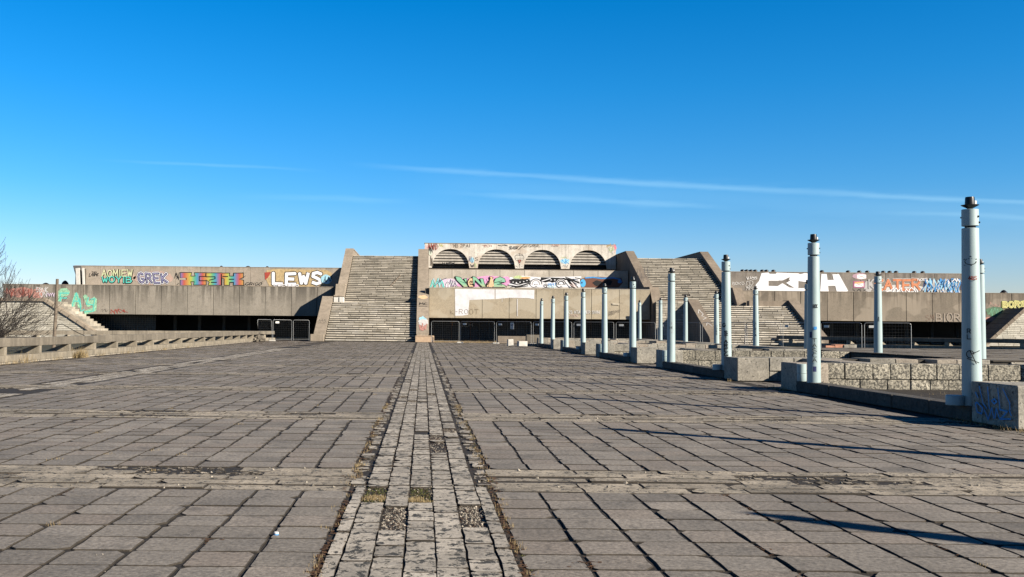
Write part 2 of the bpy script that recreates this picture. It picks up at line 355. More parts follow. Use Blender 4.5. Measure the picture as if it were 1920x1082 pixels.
# ------------------------------------------------------------------ spray lettering: single-stroke font
def arc(cx, cy, rx, ry, a0, a1, n=8):
    return [(cx + rx * math.cos(math.radians(a0 + (a1 - a0) * i / n)), cy + ry * math.sin(math.radians(a0 + (a1 - a0) * i / n))) for i in range(n + 1)]
G = {
 'A': [[(0,0),(.5,1),(1,0)],[(.22,.4),(.78,.4)]], 'B': [[(0,0),(0,1),(.7,.95),(.85,.75),(.65,.52),(0,.5)],[(.65,.52),(1,.3),(.75,.03),(0,0)]],
 'C': [arc(.6,.5,.6,.5,50,310)], 'D': [[(0,0),(0,1),(.6,.9),(1,.5),(.6,.1),(0,0)]], 'E': [[(1,1),(0,1),(0,0),(1,0)],[(0,.5),(.8,.5)]],
 'F': [[(1,1),(0,1),(0,0)],[(0,.52),(.8,.52)]], 'G': [arc(.55,.5,.55,.5,50,340)+[(.6,.42)]], 'H': [[(0,0),(0,1)],[(1,0),(1,1)],[(0,.5),(1,.5)]],
 'I': [[(.5,0),(.5,1)]], 'J': [[(.8,1),(.8,.2),(.45,0),(.1,.2)]], 'K': [[(0,0),(0,1)],[(1,1),(0,.45),(1,0)]], 'L': [[(0,1),(0,0),(1,0)]],
 'M': [[(0,0),(.08,1),(.5,.3),(.92,1),(1,0)]], 'N': [[(0,0),(0,1),(1,0),(1,1)]], 'O': [arc(.5,.5,.5,.5,90,450,12)],
 'P': [[(0,0),(0,1),(.75,.95),(.95,.73),(.7,.5),(0,.48)]], 'R': [[(0,0),(0,1),(.75,.95),(.95,.73),(.7,.5),(0,.48)],[(.45,.48),(1,0)]],
 'S': [[(.95,.85),(.6,1),(.1,.9),(.05,.65),(.5,.5),(.95,.35),(.9,.1),(.5,0),(.02,.15)]], 'T': [[(0,1),(1,1)],[(.5,1),(.5,0)]],
 'U': [[(0,1),(.05,.2),(.5,0),(.95,.2),(1,1)]], 'V': [[(0,1),(.5,0),(1,1)]], 'W': [[(0,1),(.25,0),(.5,.7),(.75,0),(1,1)]],
 'X': [[(0,0),(1,1)],[(0,1),(1,0)]], 'Y': [[(0,1),(.5,.5),(1,1)],[(.5,.5),(.5,0)]], 'Z': [[(0,1),(1,1),(0,0),(1,0)]],
 '2': [[(.05,.8),(.4,1),(.9,.8),(.8,.5),(0,0),(1,0)]], '3': [[(.05,.95),(.6,1),(.9,.75),(.45,.53),(.95,.3),(.6,0),(.02,.08)]],
 '5': [[(.95,1),(.1,1),(.05,.55),(.7,.6),(.95,.3),(.6,0),(.02,.08)]], '4': [[(.7,0),(.7,1),(0,.3),(1,.3)]], '-': [[(.1,.5),(.9,.5)]],
 'Q': [arc(.5,.5,.5,.5,90,450,12),[(.6,.3),(1,0)]], "'": [[(.5,1),(.5,.7)]], '8': [arc(.5,.75,.38,.25,0,360,10),arc(.5,.25,.48,.25,0,360,10)],
}
def glyph_lines(text, x0, x1, y0, y1, gap=.28, shear=0, wob=0, rr=None):
    rr = random.Random(sum(map(ord, text)))
    """polylines of a word filling the rectangle x0..x1 (or per-letter) in plane coordinates"""
    rr = rr or R; out = []; n = len(text); wds = [(.35 if c in "I'" else (.6 if c in ' -' else 1)) for c in text]
    tot = sum(wds) + gap * (n - 1); x = 0
    for c, wd in zip(text, wds):
        ja, jb = (rr.uniform(-.07, .07), rr.uniform(-.07, .07)) if wob != 0 or n < 7 else (0, 0)
        if c in G:
            for pl in G[c]:
                L = []
                for (u, v) in pl:
                    uu = (x + u * wd) / tot; vv = ja + v * (1 + jb - ja)
                    L.append((x0 + (x1 - x0) * uu + shear * (vv - .5) * (y1 - y0) + rr.uniform(-wob, wob), y0 + (y1 - y0) * vv + rr.uniform(-wob, wob)))
                out.append(L)
        x += wd + gap
    return out
def scribble(x0, x1, y0, y1, n=10, rr=None):
    rr = rr or R; L = []
    for i in range(n):
        t = (i + .5) / n; L.append((x0 + (x1 - x0) * (t + rr.uniform(-.09, .09)), (y0 if i % 2 else y1) + (y1 - y0) * rr.uniform(-.25, .25) * (1 if i % 2 else -1)))
    P = []
    for i in range(len(L) - 1):   # soften
        a, b = L[i], L[i + 1]; P += [a, ((a[0] + b[0]) / 2 + rr.uniform(-.05, .05) * (x1 - x0), (a[1] + b[1]) / 2)]
    return [P + [L[-1]]]
class Spray:
    """flat paint on a plane: strokes and filled shapes stacked in thin coats"""
    def __init__(s, mp): s.mb = MB(); s.mp = mp; s.mats = []; s.d = .004
    def mi(s, m):
        if m not in s.mats: s.mats.append(m)
        return s.mats.index(m)
    def coat(s): s.d += .004
    def stroke(s, lines, wd, mat, taper=False):
        i = s.mi(mat)
        for L in lines:
            for k in range(len(L) - 1):
                (ax, ay), (bx, by) = L[k], L[k + 1]; dx, dy = bx - ax, by - ay; l = math.hypot(dx, dy)
                if l < 1e-5: continue
                h = wd / 2; nx, ny = -dy / l * h, dx / l * h; ex, ey = dx / l * h * .5, dy / l * h * .5
                s.d += .0003
                s.mb.add([s.mp(u, v, s.d) for u, v in ((ax-nx-ex, ay-ny-ey), (bx-nx+ex, by-ny+ey), (bx+nx+ex, by+ny+ey), (ax+nx-ex, ay+ny-ey))], [(0,1,2,3)], i)
                if wd > .06 or k:
                    s.d += .0003
                    s.mb.add([s.mp(ax + h * math.cos(a * math.pi / 4), ay + h * math.sin(a * math.pi / 4), s.d) for a in range(8)], [tuple(range(8))], i)
        s.coat()
    def poly(s, pts, mat):
        s.mb.add([s.mp(u, v, s.d) for u, v in pts], [tuple(range(len(pts)))], s.mi(mat)); s.coat()
    def blob(s, cx, cy, rx, ry, mat, rag=.12, n=22, rr=None):
        rr = rr or R
        s.poly([(cx + rx * math.cos(2*math.pi*i/n) * (1 + rr.uniform(-rag, rag)), cy + ry * math.sin(2*math.pi*i/n) * (1 + rr.uniform(-rag, rag))) for i in range(n)], mat)
    def ring(s, cx, cy, r, wd, mat, sy=1, a0=0, a1=360): s.stroke([arc(cx, cy, r, r * sy, a0, a1, 16)], wd, mat)
    def done(s, parent, label=None, name='graffiti'):
        o = s.mb.build(name, s.mats, parent, recalc=False)
        if label: o['label'] = label
        return o
def wallmap(Y):
    """coordinates are photograph pixels on the wall plane at depth Y; paint stands just proud of the wall"""
    def mp(u, v, d):
        p = at(u, v, Y); return (p.x, Y - d, p.z)
    return mp
class PxSpray(Spray):
    """same, with u,v given in photo pixels (v down)"""
    def __init__(s, Y): super().__init__(wallmap(Y))
    def stroke(s, lines, wd, mat, taper=False): super().stroke(lines, wd * (6.0 if wd < .3 else 5.0), mat)
    def ring(s, cx, cy, r, wd, mat, sy=1, a0=0, a1=360): s.stroke([arc(cx, cy, r, r * sy, a0, a1, 16)], wd, mat)
    def text(s, t, x0, x1, ytop, ybot, wd, mat, gap=.28, shear=0, wob=0):
        s.stroke(glyph_lines(t, x0, x1, ybot, ytop, gap, shear, wob), wd, mat)

# ================================================================== LARGE STRUCTURE
# ---- ground
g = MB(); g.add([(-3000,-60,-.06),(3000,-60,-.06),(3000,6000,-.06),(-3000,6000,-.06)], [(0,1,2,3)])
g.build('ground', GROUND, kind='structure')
# ---- plaza: soil bed, slabs in bays between cross bands
XL, XR, XW = -16.9, 10.28, .72
plaza_z = -.012
pb = MB(); pb.add([(-17.4,-4,plaza_z),(36,-4,plaza_z),(36,111.5,plaza_z),(-17.4,111.5,plaza_z)], [(0,1,2,3)])
plaza = pb.build('plaza', SOIL, loc=(0, 0, 0), kind='structure', label='wide weathered paving with dark open joints')
EDGE = stone('soiled_edge', (.060,.050,.038), (.035,.030,.024), isl=.2, speck=.4, blotch=4, fine=40)
def slab_geo(mb, cx, cy, wx, dy, bev, h, z=0, worn=.0, tilt=0, rr=R, simple=False):
    tx, ty = rr.uniform(-tilt, tilt), rr.uniform(-tilt, tilt)
    if simple:
        o = [(-wx/2,-dy/2),(wx/2,-dy/2),(wx/2,dy/2),(-wx/2,dy/2)]
    else:
        o = []
        for (sx_, sy_) in ((-1,-1),(1,-1),(1,1),(-1,1)):
            c1 = rr.uniform(.012, .024) + (rr.uniform(.0, worn) if rr.random() < .38 else 0); c2 = c1 * rr.uniform(.6, 1.4)
            a = (sx_ * wx/2, sy_ * (dy/2 - c2)); b = (sx_ * (wx/2 - c1), sy_ * dy/2)
            o += [a, b] if sx_ * sy_ > 0 else [b, a]
        mids = []
        for i in range(8):
            mids.append(o[i])
            if i % 2 == 1:
                p, q = o[i], o[(i + 1) % 8]; e = rr.uniform(-.010, .003)
                mx, my = (p[0] + q[0]) / 2, (p[1] + q[1]) / 2; l = math.hypot(mx, my) or 1
                mids.append((mx * (1 + e / l), my * (1 + e / l)))
        o = mids
    if not simple:
        area = sum(o[i][0] * o[(i+1) % len(o)][1] - o[(i+1) % len(o)][0] * o[i][1] for i in range(len(o)))
        if area < 0: o = o[::-1]
    n = len(o); V = []
    for (x, y) in o:
        l = math.hypot(x, y) or 1; V.append((cx + x * (1 - bev / l), cy + y * (1 - bev / l), z + x * tx + y * ty))
    for (x, y) in o: V.append((cx + x, cy + y, z + x * tx + y * ty - bev * .8))
    Fs = [tuple(range(n))] + [(i, n + i, n + (i+1) % n, (i+1) % n) for i in range(n)]
    if not simple or True:
        for (x, y) in o: V.append((cx + x, cy + y, z - h))
        Fs += [(n + i, 2*n + i, 2*n + (i+1) % n, n + (i+1) % n) for i in range(n)]
    mb.add(V, Fs[:1]); b0 = len(mb.v) - len(V)
    for f in Fs[1:]: mb.f.append(tuple(b0 + i for i in f)); mb.m.append(1); mb.smooth.append(False)
BZ, BP, BH = 10.72, 7.4, .78     # first band centre, bay period, half width of a band
def inview(x, y, m=.6): return y > 3.6 and -794 / F * y - m < x < 1126 / F * y + m
near, far = [], []
PC = .478
k = -1
while True:
    y0 = BZ + BP * k + BH; y1 = BZ + BP * (k + 1) - BH
    if y0 > 104: break
    nr = 13; dy = (y1 - y0) / nr
    for r_ in range(nr):
        yc = y0 + (r_ + .5) * dy
        if yc > 104.5: break
        off = R.uniform(-.01, .01)
        for side in (-1, 1):
            lim = XL if side < 0 else (XR if yc > 16.4 else 15)
            lo = .735 if yc < 10 else .80
            i = 0
            while True:
                xc = side * (lo + (i + .5) * PC) + off; i += 1
                if abs(xc) + PC / 2 > abs(lim): break
                if -10.7 < xc < -9.5 and yc > 16: continue
                if not inview(xc, yc): continue
                (near if len(near) < 10**9 and yc < 30 else far).append((xc, yc, dy))
    # paving carries on into the gaps between the planters
    k += 1
for kk in range(0, 6):
    g0 = 27.55 + 14.74 * kk; g1 = 31.3 + 14.74 * kk
    yc = g0 + .3
    while yc < g1 - .2:
        xc = 10.55
        while xc < 18.3:
            if yc < 86: far.append((xc, yc, .487))
            xc += PC
        yc += .487
near.sort(key=lambda t: t[1] + abs(t[0]) * .15)
inframe = [t for t in near if inview(t[0], t[1], .1) and t[1] > 4.4]
singles = set(inframe[:290])
variants = []
for i in range(24):
    m_ = MB(); slab_geo(m_, 0, 0, PC - .022 + R.uniform(-.010, .003), .449 - .013 + R.uniform(-.006, .003), .006, .05, 0, worn=.075, rr=R)
    variants.append(m_.data('slab', [SLAB, EDGE], recalc=False))
for (x, y, d) in inframe[:290]:
    o = bpy.data.objects.new('slab', R.choice(variants)); COL.objects.link(o); o.parent = plaza
    o.location = (x + R.uniform(-.003, .003), y + R.uniform(-.002, .002), R.uniform(-.004, .004))
    o.rotation_euler = (R.uniform(-.006, .006), R.uniform(-.006, .006), R.uniform(-.006, .006) + (math.pi if R.random() < .5 else 0))
sf = MB()
for (x, y, d) in near:
    if (x, y, d) in singles: continue
    if R.random() < .004: continue
    wj = .024 if x > 0 else .03
    slab_geo(sf, x + R.uniform(-.006, .006), y + R.uniform(-.003, .003), PC - wj + R.uniform(-.012, .004), d - .015 + R.uniform(-.01, .003), .007, .05, R.uniform(-.005, .004), worn=.11, tilt=.009)
for (x, y, d) in far:
    if R.random() < .01: continue
    slab_geo(sf, x + R.uniform(-.012, .012), y + R.uniform(-.005, .005), PC - .035 + R.uniform(-.02, .004), d - .03 + R.uniform(-.02, .004), .008, .05, R.uniform(-.008, .006), tilt=.016, simple=True)
sf.build('slab_field', [SLAB, EDGE], plaza, recalc=False, kind='stuff')

q = MB(); q.add([(.9,102.2,.004),(9.5,100.5,.004),(26,99,.004),(26,112.5,.004),(.9,112.5,.004)], [(0,1,2,3,4)])
q.build('bare_ground', stone('sandy_ground', (.30,.215,.12), (.15,.11,.065), isl=0, speck=.5, blotch=.8, fine=9, bumpd=.02), kind='structure')
# ---- cross bands of long limestone courses
bandn = -1
for k in range(0, 13):
    yb = BZ + BP * k
    if yb > 103: break
    rows = 5; rd = 2 * BH / rows
    bobj = empty('stone_band', (0, yb, 0), kind='structure')
    rest = MB(); cnt = 0
    for side in (-1, 1):
        lim = max(XL, -794 / F * yb - 1.5) if side < 0 else min(XR if yb > 16 else 15, 1126 / F * yb + 1.5)
        for r_ in range(rows):
            y0 = yb - BH + r_ * rd; x = .74 * side if k else .74 * side
            while abs(x) < abs(lim):
                L = R.uniform(.55, 1.7); x2 = x + side * L
                if abs(x2) > abs(lim): x2 = lim
                miss = R.random() < (.15 if side > 0 else .08)
                if miss:
                    for _ in range(int(abs(x2 - x) * (34 if k < 3 else 10))):
                        xx = R.uniform(*sorted((x, x2))); ss = R.uniform(.02, .075)
                        slab_geo(rest, xx, y0 + R.uniform(.03, rd - .03), ss * R.uniform(1, 2), ss, .006, .03, R.uniform(-.012, 0), tilt=.12)
                if not miss and abs(x2 - x) > .08:
                    a, b = sorted((x, x2)); q = MB() if k < 3 else rest
                    narrow = R.uniform(0, .10) if R.random() < .25 else 0
                    slab_geo(q, (a + b) / 2, y0 + rd / 2 + narrow/2, b - a - .012, rd - .012 - narrow, .006, .05, R.uniform(-.008, .006), worn=.12, tilt=.006, simple=k > 4)
                    if k < 3: q.build('band_stone', [BAND, EDGE], bobj, recalc=False)
                x = x2
                if abs(abs(x) - abs(lim)) < .01: break
    if rest.v: rest.build('band_stones', [BAND, EDGE], bobj, recalc=False, kind='stuff')
# ---- centre strip of limestone pavers
strip = empty('stone_strip', (0, 8, 0), kind='structure')
edges = [-.70, -.585, -.355, -.125, .11, .34, .565, .69]
holes = [(1, 9.3, 10.15, 'moss'), (3, 9.25, 10.15, 'moss'), (2, 8.05, 9.05, 'gravel'), (5, 8.15, 9.15, 'gravel'), (2, 4.2, 5.25, 'gravel'),
         (4, 12.9, 14.1, 'soil'), (4, 14.3, 15.0, 'soil'), (5, 15.4, 16.0, 'soil'), (1, 22.6, 23.4, 'soil'), (2, 21.5, 22.0, 'soil'), (4, 23.5, 24.3, 'soil'), (2, 25.2, 25.9, 'soil')]
pav = []
for c in range(7):
    y = 3.8 + R.uniform(0, .3)
    while y < 102:
        if c in (0, 6) and y > 10.2: break
        L = (R.choice([.26, .34, .42, .5, .56]) if y < 11 else R.choice([.2, .24, .3, .36, .46])) * R.uniform(.95, 1.05)
        if c in (0, 6): L *= 1.5
        y2 = y + L
        for (hc, h0, h1, kd) in holes:
            if hc == c and y < h1 and y2 > h0:
                if y < h0 - .12: y2 = h0
                else: y2 = None; y = h1; break
        if y2 is None: continue
        if y < 10.25 < y2: y2 = 10.25
        if y2 - y > .06: pav.append((c, y, y2))
        y = y2
pav.sort(key=lambda t: t[1])
ps = MB()
for n_, (c, y, y2) in enumerate(pav):
    if y > 10.3 and R.random() < .03: continue
    w_ = edges[c + 1] - edges[c] - .006 - (R.uniform(0, .012) if y > 11 else 0)
    q = MB() if n_ < 290 else ps
    slab_geo(q, (edges[c] + edges[c+1]) / 2 + R.uniform(-.003, .003), (y + y2) / 2, w_, y2 - y - (.008 if y < 10 else .014), .005, .05, .006 + R.uniform(-.006, .006), worn=.03 if y < 10 else .07, tilt=.012, simple=y > 45)
    if q is not ps: q.build('paver', [PAVER, EDGE], strip, recalc=False)
for (x0, x1, s_) in ((-.80, -.60, -1), (.585, .80, 1)):     # crumbled edge courses farther along
    y = 10.3
    while y < 60:
        L = R.uniform(.08, .3)
        if R.random() < .88:
            w_ = R.uniform(.09, .185); xc = R.uniform(x0 + w_/2, x1 - w_/2)
            slab_geo(ps, xc, y + L/2, w_, L - .03, .006, .05, R.uniform(-.015, .01), worn=.05, tilt=.04)
        y += L
ps.build('paver_field', [PAVER, EDGE], strip, recalc=False, kind='stuff')
# lighter stone strip out on the left
ls = MB(); y = 16.5
while y < 70:
    L = R.uniform(.5, 1.3)
    for c in range(3):
        if R.random() < .9: slab_geo(ls, -10.45 + c * .36, y + L/2, .345, L - .012, .006, .05, R.uniform(-.006, .008), tilt=.008, worn=.06)
    y += L
o = ls.build('side_strip', [PAVER, EDGE], kind='structure', recalc=False)

# ---- pebbles, crumbs, leaves, moss, dry grass
def pebble(mb, x, y, z, s):
    V = [(x + s * R.uniform(.6, 1.2), y, z), (x, y + s * R.uniform(.6, 1.2), z), (x - s * R.uniform(.6, 1.2), y, z), (x, y - s * R.uniform(.6, 1.2), z), (x + R.uniform(-.3, .3) * s, y + R.uniform(-.3, .3) * s, z + s * R.uniform(.5, .9))]
    mb.add(V, [(0,1,4),(1,2,4),(2,3,4),(3,0,4)])
peb = MB()
for (c, h0, h1, kd) in holes:
    a, b = edges[c], edges[c + 1]; n_ = {'gravel': 300, 'moss': 14, 'soil': 90}[kd]
    for _ in range(n_):
        pebble(peb, R.uniform(a + .01, b - .01), R.uniform(h0, h1), -.013, R.choice([.006, .01, .014, .02]))
for _ in range(500):      # crumbs in the open band courses and along the strip
    k = R.choice([0, 0, 0, 1, 1, 2]); pebble(peb, R.uniform(-9, 12), BZ + BP * k + R.uniform(-BH, BH), -.012 + R.uniform(0, .014), R.uniform(.008, .03))
for _ in range(260):
    y = R.uniform(4.8, 22); pebble(peb, R.uniform(-.43 * y, .6 * y), y, .0, R.uniform(.004, .009))
for _ in range(250):
    y = R.uniform(4.8, 24); pebble(peb, R.choice([-1, 1]) * R.uniform(.60, .86), y, -.014, R.uniform(.006, .022))
for (c, h0, h1, kd) in holes:
    for _ in range(50): pebble(peb, R.uniform(edges[c] - .05, edges[c+1] + .05), R.uniform(h0 - .12, h1 + .12), .004, R.uniform(.004, .012))
peb.build('gravel', RUBBLE, recalc=False, kind='stuff', category='gravel', label='white crumbs and pebbles lying in the broken paving joints')
lv = MB()
def flake(mb, x, y, z, s):
    a = R.uniform(0, 6.28); t_ = R.uniform(-.5, .5); c_, s_ = math.cos(a), math.sin(a)
    P_ = [(-s, -s*.4), (s, -s*.35), (s*.8, s*.4), (-s*.7, s*.35)]
    mb.add([(x + u*c_ - v*s_, y + u*s_ + v*c_, z + abs(u) * t_ * .6 + .002) for u, v in P_], [(0,1,2,3)])
for _ in range(5200):
    y = 5 + 45 * R.random() ** 1.7; sd = R.choice([-1, 1]); cl = math.sin(y * 3.1 + sd) + math.sin(y * 7.7)
    if cl < -.4 and R.random() < .7: continue
    flake(lv, sd * (R.gauss(.76, .045) if y > 10 else R.gauss(.725, .02)), y, R.uniform(-.012, .004), R.uniform(.008, .03))
for _ in range(900):
    y = R.uniform(10.3, 26); c = R.choice(edges[1:-1]); flake(lv, c + R.gauss(0, .012), y, R.uniform(-.01, .01), R.uniform(.006, .018))
for _ in range(50):       # clumps caught in slab joints
    y = 5 + 22 * R.random() ** 1.4; i = round(R.uniform(-.42 * y, .6 * y) / PC)
    x = (1 if i > 0 else -1) * (.735 + abs(i) * PC); row = R.uniform(0, .3)
    for _ in range(R.randint(10, 50)):
        if R.random() < .5: flake(lv, x + R.gauss(0, .012), y + R.gauss(0, .16), R.uniform(-.015, .003), R.uniform(.008, .022))
        else: flake(lv, x + R.gauss(0, .10), y + R.gauss(0, .01), R.uniform(-.015, .003), R.uniform(.008, .022))
for _ in range(2500):     # drift on the left by the building and along the left rail
    y = R.uniform(78, 101); flake(lv, R.uniform(-17, -11) + R.gauss(0, .8), y, .004, R.uniform(.03, .10))
for _ in range(1200):
    y = R.uniform(30, 80); flake(lv, -16.9 + abs(R.gauss(0, .5)), y, .004, R.uniform(.02, .06))
for (c, h0, h1, kd) in holes:
    for _ in range(90): flake(lv, R.uniform(edges[c], edges[c+1]), R.uniform(h0, h1), -.004, R.uniform(.008, .02))
lv.build('leaf_litter', LEAF, recalc=False, kind='stuff', category='leaves', label='brown dead leaves gathered in the joints beside the pale strip')
gr = MB()
def tuft(x, y, n_, h, sp):
    for _ in range(n_):
        a = R.uniform(0, 6.28); bx, by = x + R.gauss(0, sp), y + R.gauss(0, sp); hh = h * R.uniform(.4, 1.1); ln = hh * R.uniform(.2, .9)
        wv = .0025 + h * .012; p = (bx + math.cos(a) * ln, by + math.sin(a) * ln, hh)
        gr.add([(bx - wv*math.sin(a), by + wv*math.cos(a), -.02), (bx + wv*math.sin(a), by - wv*math.cos(a), -.02), p], [(0,1,2)])
for _ in range(150):
    y = 5 + 16 * R.random(); tuft(R.choice([-1, 1]) * R.gauss(.75, .03), y, 14, .035, .03)
for (c, h0, h1, kd) in holes[:2]:
    for _ in range(26): tuft(R.uniform(edges[c] + .02, edges[c+1] - .02), R.uniform(h0 + .02, h0 + .3), 20, .03, .02)
for _ in range(60): tuft(R.uniform(-17.2, -16.9), R.uniform(30, 70), 12, .22, .08)
for _ in range(9): tuft(-17.0 + R.uniform(-.2, .2), R.choice([41, 47.5]) + R.uniform(-.4, .4), 40, .55, .10)
for _ in range(150): tuft(R.uniform(.9, 9), R.uniform(101.5, 107), 10, .28, .15)
for _ in range(26): tuft(10.2 + R.uniform(-.12, .05), R.uniform(15.9, 18.5), 12, .10, .05)
for _ in range(30): tuft(10.2 + R.uniform(-.15, .05), R.choice([32, 47, 27.6]) + R.uniform(-.7, .7), 12, .12, .06)
for i in range(26):
    y = 5 + 20 * R.random() ** 1.5; x = R.choice([-1, 1]) * (.735 + R.randint(1, 9) * PC); tuft(x, y, 22, .03, .04)
ms = MB()
for (c, h0, h1, kd) in holes[:2]:
    for _ in range(240): pebble(ms, R.uniform(edges[c] + .01, edges[c+1] - .01), R.uniform(h0, h1), -.018, R.uniform(.012, .03))
for _ in range(500):
    y = R.uniform(5, 20); pebble(ms, R.gauss(.765, .02), y, -.018, R.uniform(.01, .022))
ms.build('moss', MOSS, recalc=False, kind='stuff', category='moss', label='dark green moss filling the gaps of missing pavers')

# ================================================================== TERMINAL BUILDING
YB, YC, YPW, YPC, YA = 117.0, 113.0, 121.7, 125.0, 133.0   # wing beams, centre beam, wing parapets, centre band, arch wall
bld = empty('concert_hall', (10.9, 115, 0), 'long low concrete hall with arched centre and graffiti covered parapets behind the plaza', 'building')
def panels(name, xs, z0, z1, y0, y1, mat, gap=.035, back=JOINT, jz=0):
    """row of precast panels with open joints in front of a continuous backing"""
    for a, b in zip(xs[:-1], xs[1:]):
        q = MB(); q.cbox(a + gap/2, b - gap/2, y0 + R.uniform(-.012, .012), y1, z0, z1 + R.uniform(-jz, jz), .02); q.build(name, mat, bld)
def X(px, py, Y): return at(px, py, Y).x
z_bt, z_bb, z_pt = at(400, 536.6, YB).z, at(400, 591, YB).z, at(400, 500.8, YPW).z
z_ct, z_cb, z_qt = at(950, 541, YC).z, at(950, 597.2, YC).z, at(950, 506, YPC).z
# backing walls (set behind panel faces)
q = MB(); q.box(X(5,560,YB), -10.6, YB + .3, YB + .8, z_bb + .02, z_bt - .02); q.build('beam_backing', JOINT, bld)
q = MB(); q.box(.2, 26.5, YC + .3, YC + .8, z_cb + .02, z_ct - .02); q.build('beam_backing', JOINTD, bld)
q = MB(); q.box(38.3, X(1975,560,YB), YB + .3, YB + .8, z_bb + .02, z_bt - .02); q.build('beam_backing', JOINT, bld)
def prow(name, pxs, Y, z0, z1, mat, gap, first=None, last=None):
    xs = [X(p, 560, Y) for p in pxs]
    if first is not None: xs[0] = first
    if last is not None: xs.append(last)
    for a, b in zip(xs[:-1], xs[1:]):
        q = MB(); q.cbox(a + gap/2, b - gap/2, Y + R.uniform(-.012, .012), Y + .3, z0, z1, .02); q.build(name, mat, bld)
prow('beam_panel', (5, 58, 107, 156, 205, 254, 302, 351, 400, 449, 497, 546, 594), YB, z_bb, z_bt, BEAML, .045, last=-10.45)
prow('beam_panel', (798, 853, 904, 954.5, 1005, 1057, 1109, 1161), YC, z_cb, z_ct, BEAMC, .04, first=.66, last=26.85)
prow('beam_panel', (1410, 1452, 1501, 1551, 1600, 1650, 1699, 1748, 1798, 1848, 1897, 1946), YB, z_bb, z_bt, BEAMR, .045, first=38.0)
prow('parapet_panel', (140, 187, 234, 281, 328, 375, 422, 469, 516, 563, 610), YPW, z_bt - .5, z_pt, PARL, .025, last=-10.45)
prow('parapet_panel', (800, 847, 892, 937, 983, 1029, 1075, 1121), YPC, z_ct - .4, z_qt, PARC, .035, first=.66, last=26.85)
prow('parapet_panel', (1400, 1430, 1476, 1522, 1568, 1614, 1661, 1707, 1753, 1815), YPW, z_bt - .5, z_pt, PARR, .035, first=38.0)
XPL, XPR = X(140, 520, YPW), X(1815, 520, YPW)
for a, b, zt, yq in ((XPL, -10.45, z_pt, YPW), (38.0, XPR, z_pt, YPW), (X(5,560,YB), -10.45, z_bt, YB), (38.0, X(1990,560,YB), z_bt, YB), (.66, 26.8, z_qt, YPC), (.66, 26.8, z_ct, YC)):
    q = MB(); q.cbox(a - .04, b + .04, yq - .03, yq + .5, zt + .003, zt + .06, .01); q.build('capping', COPE if yq != YC else PARC, bld)
def solid(name, a, b, c, d, e, f, m=COPED): q = MB(); q.box(a, b, c, d, e, f); q.build(name, m, bld)
solid('roof', X(6,560,YB), -10.6, YB + .81, YPW - .02, z_bb + .3, z_bt - .1); solid('roof', XPL + .05, -10.6, YPW + .31, 141, z_bb + .3, z_pt - .2)
solid('roof', 38.1, X(1985,560,YB), YB + .81, YPW - .02, z_bb + .3, z_bt - .1); solid('roof', 38.1, XPR - .05, YPW + .31, 141, z_bb + .3, z_pt - .2)
solid('roof', X(6,560,YB), XPL - .2, YPW - .01, 141, z_bb + .3, z_bt - .1); solid('roof', XPR + .2, X(1985,560,YB), YPW - .01, 141, z_bb + .3, z_bt - .1)
solid('roof', .66, 26.8, YC + .81, YPC - .02, z_cb + .3, z_ct - .1); solid('roof', .66, 26.8, YPC + .31, YA + 3, z_cb + .3, z_qt - .12)
# void under the beams: ceilings, back walls, pillars
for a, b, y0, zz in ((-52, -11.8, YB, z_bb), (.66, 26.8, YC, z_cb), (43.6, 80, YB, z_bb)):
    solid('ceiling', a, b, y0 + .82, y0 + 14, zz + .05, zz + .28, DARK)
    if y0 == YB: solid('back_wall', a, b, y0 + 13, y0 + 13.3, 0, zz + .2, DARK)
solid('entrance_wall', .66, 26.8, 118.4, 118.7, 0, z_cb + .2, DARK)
for i in range(22):
    x = 1.2 + i * 1.15; q = MB(); q.cbox(x, x + .09, 118.3, 118.39, 0, z_cb, .01); q.build('mullion', BROWN if i in (2, 4, 13, 17) else DPILLAR, bld)
for px in (328, 374, 420, 467, 513, 1515, 1560, 1607, 1655, 1700, 1748, 1795):
    x = X(px, 605, 124); q = MB(); q.cbox(x - .2, x + .2, 124, 124.4, 0, z_bb, .02); q.build('pillar', DPILLAR, bld)
x0 = X(166, 605, 121); x1 = X(292, 605, 121)
solid('window', x0, x1, 121, 121.1, .5, z_bb, GLASSD)
q = MB()
for i in range(27): x = x0 + (x1 - x0) * i / 26; q.box(x - .025, x + .025, 120.93, 120.98, .5, z_bb)
for i in range(9): z = .5 + i * .27; q.box(x0, x1, 120.88, 120.92, z, z + .035)
q.build('window_grille', DPILLAR, bld, kind='stuff')

